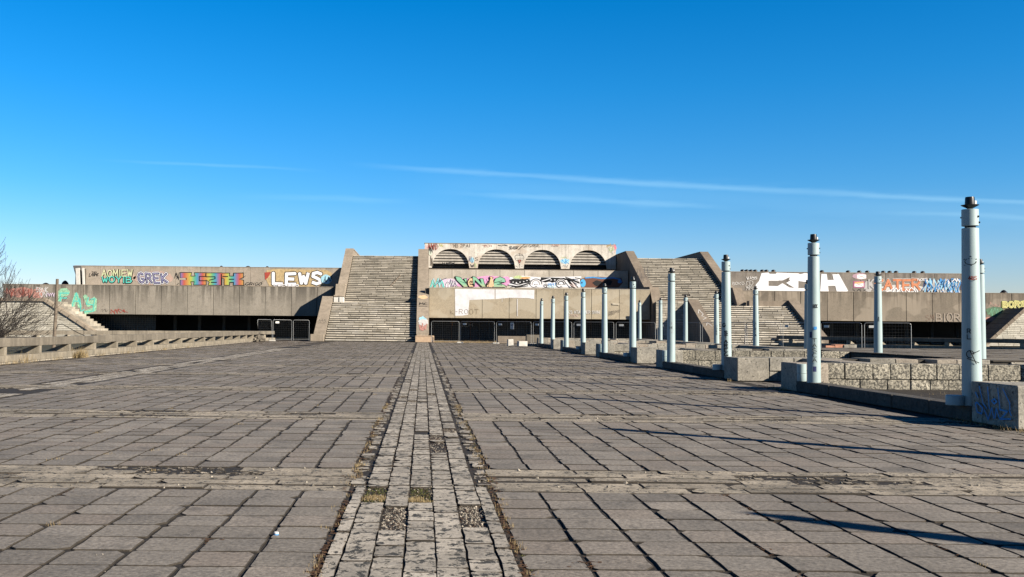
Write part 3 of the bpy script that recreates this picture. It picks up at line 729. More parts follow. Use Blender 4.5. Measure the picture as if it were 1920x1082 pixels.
# arch wall -----------------------------------------------------------------
AT = .26
xa = {p: X(p, 490, YA) for p in (796, 845, 889, 931, 975, 1017, 1061, 1103, 1155)}
z_at = at(975, 458, YA).z; z_ab = at(975, 503.5, YA).z
AR = (X(879.6, 490, YA) - X(809.5, 490, YA)) / 2
AH = at(975, 468, YA).z - z_ab
ks = sorted(xa)
for i in range(8):
    xa0, xa1 = xa[ks[i]], xa[ks[i + 1]]; cxp = xa[ks[i]] if i % 2 else xa[ks[i + 1]]
    q = MB(); N = 16; g_ = .012
    xs_ = [xa0 + g_ + (xa1 - xa0 - 2*g_) * j / N for j in range(N + 1)]
    e = cxp + (AR if i % 2 else -AR)
    xs_ = sorted(set(xs_ + [e - .004, e + .004]))
    def zb(x):
        t_ = abs(x - cxp) / AR
        return z_ab + (AH * (1 - t_ ** 2.15) ** .5 if t_ < 1 else 0)
    for j in range(len(xs_) - 1):
        a, b = xs_[j], xs_[j + 1]; za, zb_ = zb(a), zb(b)
        V = [(a, YA, za), (b, YA, zb_), (b, YA, z_at), (a, YA, z_at), (a, YA+AT, za), (b, YA+AT, zb_), (b, YA+AT, z_at), (a, YA+AT, z_at)]
        q.add(V, [(0,1,2,3), (7,6,5,4), (4,5,1,0), (3,2,6,7)])
    a, b = xs_[0], xs_[-1]
    q.add([(a, YA, zb(a)), (a, YA, z_at), (a, YA+AT, z_at), (a, YA+AT, zb(a))], [(0,1,2,3)])
    q.add([(b, YA, zb(b)), (b, YA+AT, zb(b)), (b, YA+AT, z_at), (b, YA, z_at)], [(0,1,2,3)])
    q.build('arch_panel', ARCH, bld, recalc=False)
q = MB(); q.cbox(xa[796] - .05, xa[1155] + .05, YA - .04, YA + 1.6, z_at + .003, z_at + .08, .01); q.build('capping', COPED, bld)
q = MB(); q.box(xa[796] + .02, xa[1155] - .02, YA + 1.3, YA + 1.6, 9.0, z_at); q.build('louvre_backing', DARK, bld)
q = MB(); q.box(xa[796] + .02, xa[796] + .3, YA + AT + .01, YA + 1.29, 9.0, z_at); q.build('side_wall', ARCH, bld)
q = MB(); q.box(xa[1155] - .3, xa[1155] - .02, YA + AT + .01, YA + 1.29, 9.0, z_at); q.build('side_wall', ARCH, bld)
LZ = at(975, 495.5, YA).z
for c_ in (845, 931, 1017, 1103):
    for j in range(7):
        z = LZ + j * .385; q = MB()
        q.prism([(YA + .33, z + .02), (YA + .37, z + .02), (YA + .47, z + .275), (YA + .43, z + .275)], xa[c_] - AR - .3, xa[c_] + AR + .3, 'x')
        q.build('louvre', SLAT, bld)

# fins on the left end of the upper parapet
for px, wd in ((148.5, .46), (158.5, .22)):
    x = X(px, 520, YPW - .3); q = MB(); q.prism([(x - wd/2 - .1, z_pt - .35), (x + wd/2 - .1, z_pt - .3), (x + wd/2 + .04, z_bt + .12), (x - wd/2 + .04, z_bt + .12)], YPW - .75, YPW - .45, 'y'); q.build('fin', paint('offwhite', (.6,.59,.55)), bld)
    q = MB(); q.box(x - .02, x + .1, YPW - .45, YPW - .02, z_bt + .2, z_pt - .4); q.build('fin_bracket', JOINTD, bld)
x = X(141, 520, YPW); q = MB(); q.prism([(x - .3, z_pt + .02), (x + .75, z_pt + .02), (x + 1.1, z_bt + .1), (x + .5, z_bt + .1)], YPW - .12, YPW - .02, 'y'); q.build('end_plate', DPILLAR, bld)

# ---- graffiti on the building -----------------------------------------------
def P(Y): return PxSpray(Y)
U = (YPW - .013)     # left & right parapets' face
s = P(U); s.text('TAN', 172, 181, 509, 512, .10, P_LBK, wob=.5); s.text('LARNE', 168, 185, 512, 517.5, .13, P_BLK, wob=.8, shear=-.2); s.done(bld, 'thin black tag near the left end of the parapet')
s = P(U)
s.blob(221, 519, 33, 11, paint('peachwash', (.46,.36,.28)), .1)
s.text('AOMIEW', 192, 249, 507, 519, .62, P_BLK); s.text('AOMIEW', 191, 248, 506.5, 518.5, .36, vgrad('limetop', 7.2, 8.2, (.40,.62,.30), (.66,.66,.42)))
s.text('WOYIB', 193, 248, 519.5, 530, .62, P_BLK); s.text('WOYIB', 192, 247, 519, 529.5, .38, P_TEAL); s.done(bld, 'two row green and black lettering')
s = P(U); s.blob(288, 521, 36, 13, paint('rosewash', (.47,.33,.27)), .1)
for wd, m in ((1.5, P_NAVY), (1.25, P_WHT), (.8, P_BLK), (.42, paint('slate', (.10,.13,.30), .5))): s.text('GREK', 260, 313, 513, 530, wd, m, gap=.5, shear=.15)
s.text('GREK', 260, 313, 513, 530, .08, P_LIL, gap=.5, shear=.15); s.done(bld, 'dark letters with white outline')
s = P(U); s.stroke(scribble(326, 337, 512, 522, 6), .16, P_BLK); s.stroke(scribble(330, 337, 518, 524, 4), .16, P_BLK); s.stroke([[(332,534),(335,531)]], .16, P_BLK); s.done(bld)
s = P(U)
GC = PARL
def sq(pts, m): s.poly([(300 + a / 5.41, 470 + b / 5.41) for a, b in pts], m)
for g_, m in ((8, P_BLK), (0, P_RNB)):
    sq([(208-g_,226-g_),(318+g_,226-g_),(300+g_,290),(318+g_,350+g_),(208-g_,350+g_),(208-g_,300-g_*.5),(270-g_,298),(270-g_,275),(208-g_,275+g_*.5)], m)
    sq([(300-g_,262-g_),(360-g_,262-g_),(352-g_,228-g_),(465+g_,228-g_),(465+g_,345+g_),(345-g_,345+g_),(352-g_,312+g_),(300-g_,312+g_)], m)
    sq([(462-g_,230-g_),(625+g_,230-g_),(625+g_,348+g_),(492-g_,348+g_),(505-g_,318),(462-g_,290)], m)
    sq([(620-g_,232-g_),(702+g_,232-g_),(702+g_,348+g_),(655-g_,348+g_),(655-g_,285),(620-g_,270)], m)
    sq([(690-g_,262-g_),(750-g_,262-g_),(752-g_,232-g_),(842+g_,232-g_),(842+g_,270+g_),(800+g_,290),(845+g_,305-g_),(845+g_,348+g_),(748-g_,348+g_),(752-g_,318+g_),(690-g_,318+g_)], m)
for L in ([(400,262),(465,262)],[(400,262),(400,305),(470,305)],[(470,265),(560,265),(560,285),(500,300)],[(575,322),(520,322)],[(625,240),(625,345)],[(468,232),(468,262)],[(640,262),(690,262)],[(705,290),(752,290)]):
    s.stroke([[(300 + a / 5.41, 470 + b / 5.41) for a, b in L]], .26, P_BLK)
s.stroke([[(455,512),(457,510)],[(459,519),(461,517)]], .12, P_BLK); s.done(bld, 'rainbow coloured block letters with black outline')
s = P(U); s.text('GRIGO', 461, 491, 530, 535, .14, P_BLK, wob=.4, shear=-.3); s.stroke([[(457,537),(461,532)],[(490,530),(493,528)]], .12, P_BLK); s.done(bld, 'black tag')
s = P(U); s.poly([(500,507),(515,504),(560,505),(612,506),(622,512),(618,535),(560,539),(505,537),(497,520)], P_OCH)
s.poly([(496,511),(508,510),(503,520),(497,525)], P_RED)
for wd, m in ((1.75, P_BLK), (1.18, P_WHT)): s.text('LEWS', 513, 602, 512, 532, wd, m, gap=.5, wob=.5)
for wd, m in ((.4, P_BLK), (.22, P_WHT)): s.text('LWC LLO', 514, 560, 533.5, 537, wd, m)
s.blob(612, 524, 10, 9, P_LBL); s.stroke(scribble(606, 622, 518, 530, 6), .2, P_BLK); s.done(bld, 'fat white letters with black outline over ochre')
Bf = YB - .013; Bc = YC - .013; Uc = YPC - .013
s = P(Bf); 
s.blob(120, 548, 11, 8, P_MINT, .1); s.stroke([[(112,548),(112,568)],[(136,575),(143,552),(150,575)],[(160,556),(166,572),(178,560)],[(178,562),(177,580),(160,586)]], 1.5, P_MINT)
s.text('F', 113, 129, 549, 570, .44, P_TEAL); s.text('A', 134, 152, 548, 576, .36, P_TEAL, wob=1); s.stroke([[(166,558),(162,570),(176,572),(178,560),(170,561)],[(176,572),(176,583),(158,585)],[(150,560),(152,585),(158,580)]], .34, P_TEAL)
s.done(bld, 'mint and teal bubble letters at the left end of the beam')
s = P(Bf); s.stroke(scribble(188, 203, 580, 585, 8), .08, P_LBK); s.done(bld)
s = P(Bf); s.stroke(scribble(207, 236, 581, 587, 12), .13, P_RED); s.stroke([[(206,587),(216,582),(222,579),(240,586)]], .1, P_RED); s.done(bld, 'small red tag at the foot of the beam')
s = P(Bf); s.blob(38, 548, 26, 9, P_ROSE, .2); s.blob(72, 550, 12, 10, P_ROSE, .2); s.text('BRUK', 69, 90, 539, 547, .22, P_FDW, wob=.8); s.text('ON', 75, 88, 547, 557, .2, P_FDW, wob=.8)
s.stroke(scribble(12, 60, 540, 556, 16), .2, paint('deepred', (.28,.08,.06))); s.stroke(scribble(86, 104, 549, 556, 8), .18, P_LIL); s.done(bld, 'faded red and white tags behind the bare tree')
# centre band
s = P(Uc)
s.blob(878, 530, 36, 8.6, P_PINK, .1); s.blob(918, 524, 36, 6.5, P_PINK, .12); s.blob(842, 530, 16, 8, P_LIL, .15); s.blob(948, 527, 9, 9, P_PINK, .12)
s.stroke(scribble(807, 834, 524, 538, 7), .42, P_TEAL); s.stroke(scribble(807, 832, 525, 537, 7), .16, P_LBL)
s.stroke(scribble(836, 858, 526, 537, 7), .3, P_WHT); s.stroke(scribble(836, 858, 526, 537, 9), .1, P_NAVY)
s.stroke([[(812,538),(830,524)],[(820,528),(838,521)]], .12, P_NAVY)
mv = vgrad('venus', 6.3, 7.4, (.66,.46,.24), (.22,.50,.34))
VN = [([(570,190),(680,215),(760,300),(800,345),(740,240),(810,240),(790,330),(830,405),(745,410),(600,270)], mv),
      ([(820,300),(860,232),(930,230),(955,300),(952,340),(900,345),(945,405),(850,405),(825,350)], P_PCH),
      ([(915,190),(1000,220),(1095,335),(1065,235),(1130,240),(1150,320),(1185,405),(1110,408),(965,270),(960,400),(930,330)], mv),
      ([(1260,195),(1330,212),(1305,262),(1330,405),(1195,405),(1215,330),(1275,250)], P_PCH),
      ([(1345,300),(1380,232),(1470,205),(1560,240),(1582,312),(1500,312),(1440,325),(1560,370),(1605,412),(1328,412),(1330,340)], mv)]
for dx, dy, bk in ((-13, 3, True), (0, 0, False)):
    for pts, m in VN:
        pp = [(800 + (x + dx) / 10.667, 500 + (y + dy) / 10.667) for x, y in pts]
        s.poly(pp, P_BLK if bk else m)
        if not bk: s.stroke([pp + pp[:1]], .13, P_BLK)
s.stroke([[(881.5, 533.5), (889, 533)], [(880.5,529.5),(883,526.5),(886,529),(881.5,531)], [(932, 533), (941, 534.5)], [(927.5,530),(934,528.5),(941,526.5)], [(915,522),(917.5,528),(914.5,534)], [(919,536.5),(925,535),(926.5,526)]], .17, P_BLK)
s.poly([(919,524),(924,523),(926,536),(922,538.5),(916,538)], P_PCH)
s.done(bld, 'green and peach letters over pink clouds')
s = P(Uc)
s.poly([(956,520),(980,517),(1010,520),(1090,518),(1088,539),(958,539),(950,532)], P_WHT)
s.poly([(960,523),(968,527),(993,524),(994,530),(974,532.5),(958,528)], P_BLK); s.poly([(1014,520),(1058,521),(1064,525),(1046,527),(1036,530),(1030,528),(1022,530),(1014,525)], P_BLK); s.poly([(1060,521),(1086,528),(1086,532),(1076,528),(1068,526),(1078,539),(1072,539)], P_BLK)
s.stroke([[(958,538),(976,536.5),(994,531.5)],[(966,539),(990,536)]], .34, P_BLK)
s.blob(966, 527, 12, 4, P_BLK, .2); s.blob(984, 526, 10, 4.5, P_BLK, .2); s.blob(972, 520, 9, 3, P_LIME, .3); s.blob(984, 521, 10, 2, P_ORG, .3)
for x, y in ((962,529),(968,530),(975,529),(982,528),(988,526)): s.blob(x, y, 1.2, 1, P_WHT, 0, 8)
s.stroke([[(952,534),(970,537),(995,530)],[(956,530),(972,534),(996,526)]], .18, P_BLK)
for x, r_ in ((1005, 12), (1052, 9.5)):
    s.blob(x, 531, r_, min(r_, 8), P_WHT, 0, 22); s.stroke([arc(x, 533, r_ - 1, min(r_ - 1, 10), 180, 360, 14)], .25, P_BLK)
    s.stroke([arc(x, 534, r_ * .6, r_ * .7, 180, 360, 12)], .35, P_BLK if r_ < 10 else P_GRY)
    s.stroke([[(x-3, 533),(x-1, 534)],[(x+1, 534),(x+3, 533)],[(x-2, 537),(x+2, 537)]], .16, P_BLK)
s.blob(1036, 524, 8, 3.4, P_BLK, .15); s.blob(1022, 525, 9, 3, P_BLK, .15); s.stroke([[(1016,527),(1032,522)]], .3, P_WHT)
for x in (1033, 1040): s.blob(x, 525, 1.4, 1.2, P_WHT, 0, 8)
s.text('5', 1021, 1025, 533, 539, .2, P_BLK); s.text('SWENEY', 1027, 1042, 531, 535, .1, P_BLUE); s.text('MAILES', 1027, 1042, 535.5, 539, .1, P_LBL)
s.stroke([[(1060,520),(1075,525),(1086,531)],[(1064,527),(1072,538)],[(1070,525),(1083,539)],[(1078,521),(1088,523)]], .34, P_BLK)
s.stroke([[(1068,533),(1076,538)],[(1072,530),(1080,538)]], .2, P_FPK); s.done(bld, 'black and white machine like piece with two round wheels')
s = P(Uc); s.poly([(1088,523),(1100,520),(1125,519),(1165,521),(1168,530),(1160,539),(1090,539),(1087,531)], P_BRN)
s.blob(1093, 531, 5, 7.5, paint('brightblue', (.08,.42,.75)), .1); s.stroke([[(1098,521),(1112,520),(1128,522),(1150,521),(1163,524)]], .5, P_BLUE); s.blob(1091, 530, 1.5, 2, P_NAVY, 0, 8)
s.blob(1120, 531, 8, 5, P_BLK, .2); s.blob(1140, 530, 8, 5, P_BLK, .2); s.blob(1162, 528, 4, 3, P_BLUE, .2); s.done(bld, 'blue and brown piece in the shade')
# centre beam
s = P(Bc)
s.poly([(853,541.5),(880,542),(927.5,542.5),(927.5,561),(904,561.5),(880,562.5),(879,575),(877.5,590),(866,592),(853.5,592)], P_ROL)
s.poly([(929,542.5),(1002,543.5),(1001.5,561),(990,559),(955,558.5),(938,560),(929,561)], P_ROL)
s.stroke([[(941.5,560),(941.5,566)]], .1, P_ROL)
s.stroke([[(970 - .2 * (i % 2), 561 + i * 3.2),(970 + .2 * (i % 2), 563.6 + i * 3.2)] for i in range(10)], .17, P_ROL)
s.text('K-ROOT', 844.5, 897, 580, 589, .085, paint('thinochre', (.20,.15,.09)), gap=.42); s.done(bld, 'large white rolled paint patch above thin dark letters')
s = P(Bc); s.text('CS ATAJAMER SVINI', 1066, 1125, 582.5, 588, .14, P_FDW); s.text('ATTEAL', 1066, 1086, 590, 593.5, .06, P_FPK)
s.stroke(scribble(1141, 1153, 583, 592, 9), .09, P_LBK); s.stroke(scribble(1152, 1163, 581, 586, 6), .09, P_LBK)
s.poly([(1148,568),(1161,569),(1161,572),(1148,571.5)], paint('patchcream', (.46,.41,.32))); s.done(bld, 'faded white words low on the beam')
# arch wall
A0 = YA - .005
s = P(A0); s.blob(800, 466, 4, 7, P_FPK, .25); s.stroke(scribble(801, 818, 458, 467, 14), .22, paint('deepred', (.28,.08,.06))); s.stroke([[(819,457),(821.5,463),(819.5,467),(816,464)]], .14, P_ROSE)
s.stroke(scribble(823, 831, 458, 462, 5), .12, P_YEL); s.blob(806, 474, 4, 4, paint('palegreen', (.55,.60,.50)), .3); s.stroke(scribble(803, 812, 463, 474, 6), .14, P_BLK)
s.stroke(scribble(807, 812, 482, 499, 7), .12, P_LBK); s.done(bld, 'cluster of dark red scribbles at the left corner of the arch wall')
s = P(A0); s.text("'MB", 848, 859, 457.5, 464, .12, P_LBK); s.text('2PAI', 863, 881, 458, 463.5, .13, P_LBK, gap=.35); s.text('ECH', 908, 922, 459.5, 463, .09, P_ROSE); s.stroke([[(904,460),(914,460)]], .07, P_ROSE)
s.stroke([[(934,460),(941,461),(946,459.5),(952,461)]], .14, P_BLK); s.text('SLOSK', 955, 972, 462, 467, .13, P_BLK, wob=.4, shear=-.3); s.stroke([[(973,468),(980,461)]], .15, P_BLK); s.text('GIGMA', 982, 1011, 457.8, 463, .12, P_LBK, gap=.4)
s.text('CUAK', 1035, 1049, 458.6, 461.5, .1, P_ROSE); s.done(bld, 'row of thin black tags under the capping')
s = P(A0); s.blob(885.5, 488, 3.5, 5, P_LBL, .15); s.stroke(scribble(878, 888, 483, 492, 6), .12, P_NAVY); s.text('S', 891, 896, 482.5, 489, .13, P_LBK); s.text('W', 882.5, 888.5, 495.5, 500.5, .15, P_BLK); s.stroke(scribble(889, 894, 492, 500, 5), .08, P_LIME); s.done(bld, 'blue patch and letters between first and second arch')
s = P(A0)
s.ring(974, 483, 8.5, .09, P_LBK, .85); s.stroke([[(966,484),(982,484)],[(970.5,487),(974,497),(977.5,487),(970.5,487)],[(974,475),(974,480)],[(967,479),(981,479)]], .08, P_LBK); s.stroke([[(972,488),(974,493),(976,488),(972,488)]], .14, P_RED); s.stroke([[(974,497),(974,502)],[(967,498),(971,501)],[(977,500),(982,498)]], .07, P_LBK); s.done(bld, 'thin black round face drawing between the middle arches')
s = P(A0); s.blob(1060, 490, 8, 4.5, P_LBL, .25); s.text('NK', 1054, 1067, 486, 495, .14, P_BLUE); s.stroke(scribble(1050, 1064, 482, 484, 7), .08, P_LIME); s.stroke(scribble(1053, 1066, 497, 501, 6), .1, P_GRY); s.done(bld, 'pale blue letters between third and fourth arch')
s = P(A0); s.blob(1151, 466, 4.5, 8, P_FPK, .25); s.blob(1153, 464, 2.5, 5, paint('hotpink', (.62,.20,.28)), .3); s.stroke(scribble(1136, 1147, 458, 463, 7), .14, P_OCH); s.stroke(scribble(1141, 1151, 464, 474, 6), .3, paint('offwhite', (.6,.59,.55))); s.stroke(scribble(1141, 1152, 463, 472, 9), .1, P_LIME); s.done(bld, 'pink and cream smear at the right corner of the arch wall')
s = P(YA + .315); s.text('VAEW', 830, 852, 492, 496, .18, P_BLK); s.done(bld, 'black tag on the louvres')
s = P(118.28); s.text('T', 844, 852, 604.5, 611, .09, P_ORG); s.text('SEH', 862, 886, 606, 612.5, .08, P_FDW); s.done(bld)
# right parapet
s = P(U)
s.text('BOKO', 1373, 1395, 529, 534, .13, P_FDW, wob=.6); s.text('WASS', 1400, 1419, 519, 524, .16, P_FDW, wob=.8); s.text('GR', 1398, 1412, 526, 541, .12, P_FDW, wob=.6); s.stroke(scribble(1397, 1420, 536, 545, 7), .1, P_FDW); s.done(bld, 'small white tags on the right parapet')
s = P(U)
cedh = [[(1428,512),(1441,511),(1443,513.5),(1455,513.5),(1456,511),(1481,512),(1482,519),(1467,526),(1460,526),(1460,526.6),(1441,526.5),(1441,536),(1458,536.6),(1467,531),(1480,539),(1491,540),(1510,540.5),(1511,548),(1450,549.5),(1425,548),(1416,543),(1417,534),(1423,527)],
        [(1481,512),(1497,512.5),(1500,514.5),(1508,512),(1521,513),(1521,533),(1512,529.2),(1497,527),(1497,540.5),(1490,540.3),(1474,530.5),(1482,526),(1479.5,524.5),(1481,518)]]
for c_ in cedh: s.poly(c_, P_WHT)
s.poly([(1497,527),(1497,541),(1512,532)], PARR)
s.poly([(1521,513),(1534,513),(1537,549),(1510,548.5),(1509,541),(1521,533)], P_WHT)
s.poly([(1540,513.5),(1550,514),(1551.5,525),(1563,525),(1560.5,514.5),(1573,514),(1580,527),(1590,545),(1586,549.5),(1569,548),(1566,536),(1552.5,536),(1554,548.5),(1537.5,548.5)], P_WHT)
s.done(bld, 'giant rolled white letters on the right parapet')
s = P(U)
s.blob(1612, 518, 13, 6, paint('mauve', (.42,.28,.33)), .1); s.poly([(1607,514.5),(1624,514.5),(1624,523),(1607,523)], P_WHT); s.stroke([[(1607,514.5),(1615,519),(1624,514.5)],[(1607,523),(1615,518),(1624,523)]], .08, P_KAT)
s.poly([(1600,527),(1621,527),(1621,539.5),(1600,539.5)], paint('magenta', (.36,.10,.22))); s.poly([(1602,529),(1619,528.5),(1619,538),(1602,538)], P_WHT); s.poly([(1602,528.6),(1619,528),(1619,531),(1602,532)], P_ORG); s.stroke([[(1602,529),(1610,533.5),(1619,529)],[(1602,538),(1610,532.5),(1619,538)]], .08, P_KAT)
s.stroke([[(1599,541),(1605,548),(1611,542),(1616,548),(1624,542)]], .12, P_BLK); s.done(bld, 'two white envelope shapes with red crosses')
s = P(U)
s.blob(1628, 537, 9, 10, P_GRY, .12); s.blob(1690, 541, 44, 7.5, P_FDW, .12)
for wd, m in ((1.35, P_FDW), (1.05, P_BRN), (.78, P_KAT)): s.text('KATER', 1641, 1724, 525, 543, wd, m, gap=.28)
s.text('K', 1629, 1637, 524, 540, .5, P_GRY); s.stroke(scribble(1662, 1726, 541, 549, 12), .3, P_WHT); s.done(bld, 'rust orange letters with white and brown outlines')
s = P(U)
for i, m in enumerate((P_NAVY, P_BLUE, P_WHT, paint('skyblue', (.16,.40,.68)), P_LBL, P_FDW, P_BLUE)):
    s.stroke(scribble(1733, 1800, 527, 546, 13 + i), (.55, .6, .4, .55, .25, .2, .16)[i], m)
s.text('NOES', 1720, 1738, 522, 527, .12, P_WHT, wob=.5); s.stroke(scribble(1783, 1800, 523, 528, 5), .3, P_WHT); s.done(bld, 'tangled blue and white piece')
s = P(Bf)
s.text('SM', 1735, 1751, 591, 601, .13, paint('umber', (.16,.10,.07)), wob=.6)
s.stroke(glyph_lines('BIOR', 1755, 1799, 602, 588, .3), .62, paint('umber', (.16,.10,.07))); s.stroke(glyph_lines('BIOR', 1755, 1799, 602, 588, .3), .46, paint('palebuff', (.30,.255,.205)))
s.done(bld, 'brown outlined letters low on the right beam')
s = P(Bf); s.blob(1866, 584, 18, 9, P_DGR, .15); s.stroke(scribble(1853, 1880, 578, 590, 8), .12, P_GRN)
s.blob(1858, 598, 12, 4, P_ROSE, .2); s.blob(1903, 585, 20, 6, P_ROSE, .2)
for wd, m in ((.95, P_DGR), (.78, P_YEL)): s.text('BORS', 1880, 1922, 566, 576, wd, m, gap=.34)
s.text('BORS', 1880, 1922, 566, 576, .10, P_OCH, gap=.34)
s.stroke(scribble(1852, 1878, 568, 574, 6), .08, P_ROSE); s.done(bld, 'yellow bubble letters above a dark green patch')

# ---- roof vents (small dark domes standing on the roofs)
def vent(px, py, Y, w_, h_, lab):
    p = at(px, py, Y); z0 = p.z - .05
    t_ = empty('roof_vent', (p.x, Y, z0), lab, 'vent', 'dark domed vents along the roof')
    q = MB(); q.lathe((p.x, Y, z0), [(w_*.5, 0), (w_*.5, .1), (w_*.42, .1 + h_*.45), (w_*.22, .1 + h_*.85), (w_*.05, .1 + h_)], 10); q.build('dome', BLACK, t_)
    q = MB(); q.lathe((p.x, Y, z0 - .75), [(w_*.4, 0), (w_*.4, .76)], 10); q.build('stack', COPED, t_)
vl = [(85, 536, 'on the low roof left of the leaning post'), (122, 536, 'on the low roof right of the leaning post')]
names = ['above the two row green lettering', 'above the start of the two row lettering', 'above the dark outlined letters', 'above the gap before the rainbow letters', 'above the left of the rainbow letters', 'second above the rainbow letters', 'third above the rainbow letters', 'above the black tag after the rainbow letters', 'alone between the black tag and the fat white letters', 'above the fat white letters', 'right of centre above the fat white letters', 'rightmost above the fat white letters']
vent(86, 534.5, 124, .9, .25, 'dark dome vent on the low roof behind the bare tree'); vent(122, 534.5, 124, .95, .55, 'dark dome vent on the low roof between leaning post and upper parapet')
for px, nm in zip((232, 262, 284, 334, 341, 349, 415, 465, 501, 527, 534, 552), names): vent(px, 499 + .0092 * px - .5, 124, .5 if px != 465 else .8, .10 + .14 * (px in (415, 465, 501)), 'small dark dome vent ' + nm)
rn = ['first of a cluster left of the giant white letters', 'second of the cluster left of the giant white letters', 'third of the cluster left of the giant white letters', 'fourth of the cluster left of the giant white letters', 'first above the giant white letter C', 'second above the giant white letter C', 'alone right of the two above the giant white C', 'right of the second lamp post of the front row', 'above the gap after the giant white H', 'above the envelope shapes', 'right of the envelope shapes', 'left above the rust orange letters', 'middle above the rust orange letters', 'right above the rust orange letters', 'above the tangled blue piece', 'second above the tangled blue piece']
for px, nm in zip((1392, 1400, 1408, 1416, 1429, 1437, 1450, 1541, 1590, 1611, 1626, 1656, 1668, 1680, 1714, 1730), rn): vent(px, 508 + .0092 * (px - 1400) - .1, 124, .55, .14, 'low dark dome vent ' + nm)
vent(1882, 553, 124, 1.0, .6, 'dark dome vent on the low roof at the far right')

# ================================================================== STAIRCASES
def steps(t_, x0, x1, ya, za, n, rise, tread, mat, name='step'):
    for i in range(n):
        q = MB(); x = x0; y = ya + i * tread; z = za + i * rise
        while x < x1 - .01:
            L = R.uniform(.8, 2.4); b = min(x + L, x1)
            if x1 - b < .4: b = x1
            d = R.uniform(-.02, .02); 
            if R.random() > .004: q.cbox(x + .02, b - .02, y - .05 + d, y + tread + .02, z + .095 + R.uniform(-.01, .02), z + rise - R.uniform(0, .02), .015, j=.008)
            x = b
        q.build(name, mat, t_)
    q = MB(); prof = [(ya + .02, max(za - .3, 0))]
    for i in range(n): prof += [(ya + i * tread + .03, za + i * rise + .08 * (i > 0)), (ya + i * tread + .03, za + (i + 1) * rise - .03)]
    prof += [(ya + n * tread + .3, za + n * rise - .03), (ya + n * tread + .3, max(za - .3, 0))]
    q.prism(prof, x0, x1, 'x'); q.build('stair_core', CORE, t_)
UP = [(141, 12.0), (127, 12.0), (116.4, 6.75), (113.6, 6.65), (112, 4.75)]
LP = [(113, 5.1), (110.8, 5.1), (102.35, .78)]
def parapet(t_, x0, x1, prof, mat=COPE, base=0.0, cuts=5):
    """solid inclined parapet: side profile in Y,Z down to the ground, with coping pieces along its slope"""
    q = MB(); q.prism([(prof[0][0], base)] + [(y, z - .16) for y, z in prof] + [(prof[-1][0], base)], x0 + .05, x1 - .05, 'x'); q.build('parapet_wall', mat, t_)
    for (ya, za), (yb, zb_) in zip(prof[:-1], prof[1:]):
        n = max(1, int(round(math.hypot(ya - yb, za - zb_) / 3.2)))
        for i in range(n):
            f0, f1 = i / n, (i + 1) / n; g_ = .012
            A = (ya + (yb - ya) * (f0 + g_/8), za + (zb_ - za) * (f0 + g_/8)); B = (ya + (yb - ya) * (f1 - g_/8), za + (zb_ - za) * (f1 - g_/8))
            q = MB(); q.prism([(A[0], A[1] - .155), (A[0], A[1]), (B[0], B[1]), (B[0], B[1] - .155)], x0, x1, 'x'); q.build('coping', mat, t_)
    yb, zb_ = prof[-1]
def block(t_, x0, x1, y0, y1, z0, z1, mat, name='base_block', b=.04, j=0.0):
    q = MB(); q.cbox(x0, x1, y0, y1, z0, z1, b, j=j); return q.build(name, mat, t_)
XI0, XI1 = -.72, .63          # inner parapet of the left stair
st = empty('left_staircase', (-5.5, 102, 0), 'broad left stone staircase rising to the roof beside the arches', 'staircase')
st.name = 'staircase'; WL['staircase'] = WL['left_staircase']
TR, RI = .478, .2445
steps(st, -10.5, XI0, 102.2, 0, 18, RI, TR, STEP)
q = MB(); q.box(-10.5, XI0, 110.82, 113.1, 4.2, 4.395); q.build('landing', STEP, st)
steps(st, -9.35, XI0, 113.0, 4.4, 27, .2445, .507, STEPU)
q = MB(); q.box(-9.35, XI0, 126.68, 141, 10.7, 10.98); q.build('landing', STEPU, st)
parapet(st, -11.72, -10.5, LP); parapet(st, -10.42, -9.35, UP); parapet(st, XI0, XI1, [(132.9, 12.0), (127, 12.0), (113, 5.45), (110.8, 5.4), (102.35, 1.0)])
block(st, -12.0, -10.55, 101.6, 102.6, 0, .76, BRICK if 0 else COPE); block(st, XI0 - .12, XI1 + .55, 101.5, 102.5, 0, .72, paint('blockorange', (.50,.36,.24)))
block(st, -10.45, -9.85, 111.0, 112.0, 4.4, 5.0, paint('offwhite', (.6,.59,.55)), 'landing_block'); block(st, -9.8, -9.25, 110.9, 112.0, 4.4, 5.02, paint('offwhite', (.6,.59,.55)), 'landing_block'); block(st, -10.45, -9.2, 110.95, 112.1, 5.05, 5.25, COPE, 'landing_block')
q = MB(); q.box(-10.50, -9.36, 110.85, 141, 0, 4.38); q.build('stair_core', CORE, st)
q = MB(); q.box(-9.34, XI0, 112.5, 141, 0, 4.1); q.build('stair_core', CORE, st)
# paint on the inner parapet face (slope seen from the front)
def slopemap(prof_a, prof_b):
    (ya, za), (yb, zb_) = prof_a, prof_b
    n = Vector((0, -(za - zb_), (ya - yb))).normalized()
    L = math.hypot(ya - yb, za - zb_)
    def mp(u, v, d):       # u = x metres, v = metres up the slope
        v = v / L
        return (u, yb + (ya - yb) * v + n.y * d, zb_ + (za - zb_) * v + n.z * d)
    return mp
mp = slopemap((110.8, 5.4), (102.35, 1.0))
SL = 9.5
def up(lines): return [[(x, y * SL) for x, y in L] for L in lines]
s = Spray(mp); s.blob(-.05, .93 * SL, .5, .5, P_PCH, .2)
s.stroke(up([[(-.45,.71),(-.40,.775),(-.25,.735),(-.05,.775),(.0,.71)],[(.45,.765),(.22,.77),(.12,.74),(.2,.715),(.45,.72)]]), .09, P_BLK); s.stroke(up([[(-.5,.675),(.5,.68)],[(-.5,.67),(.4,.672)]]), .06, P_LBK)
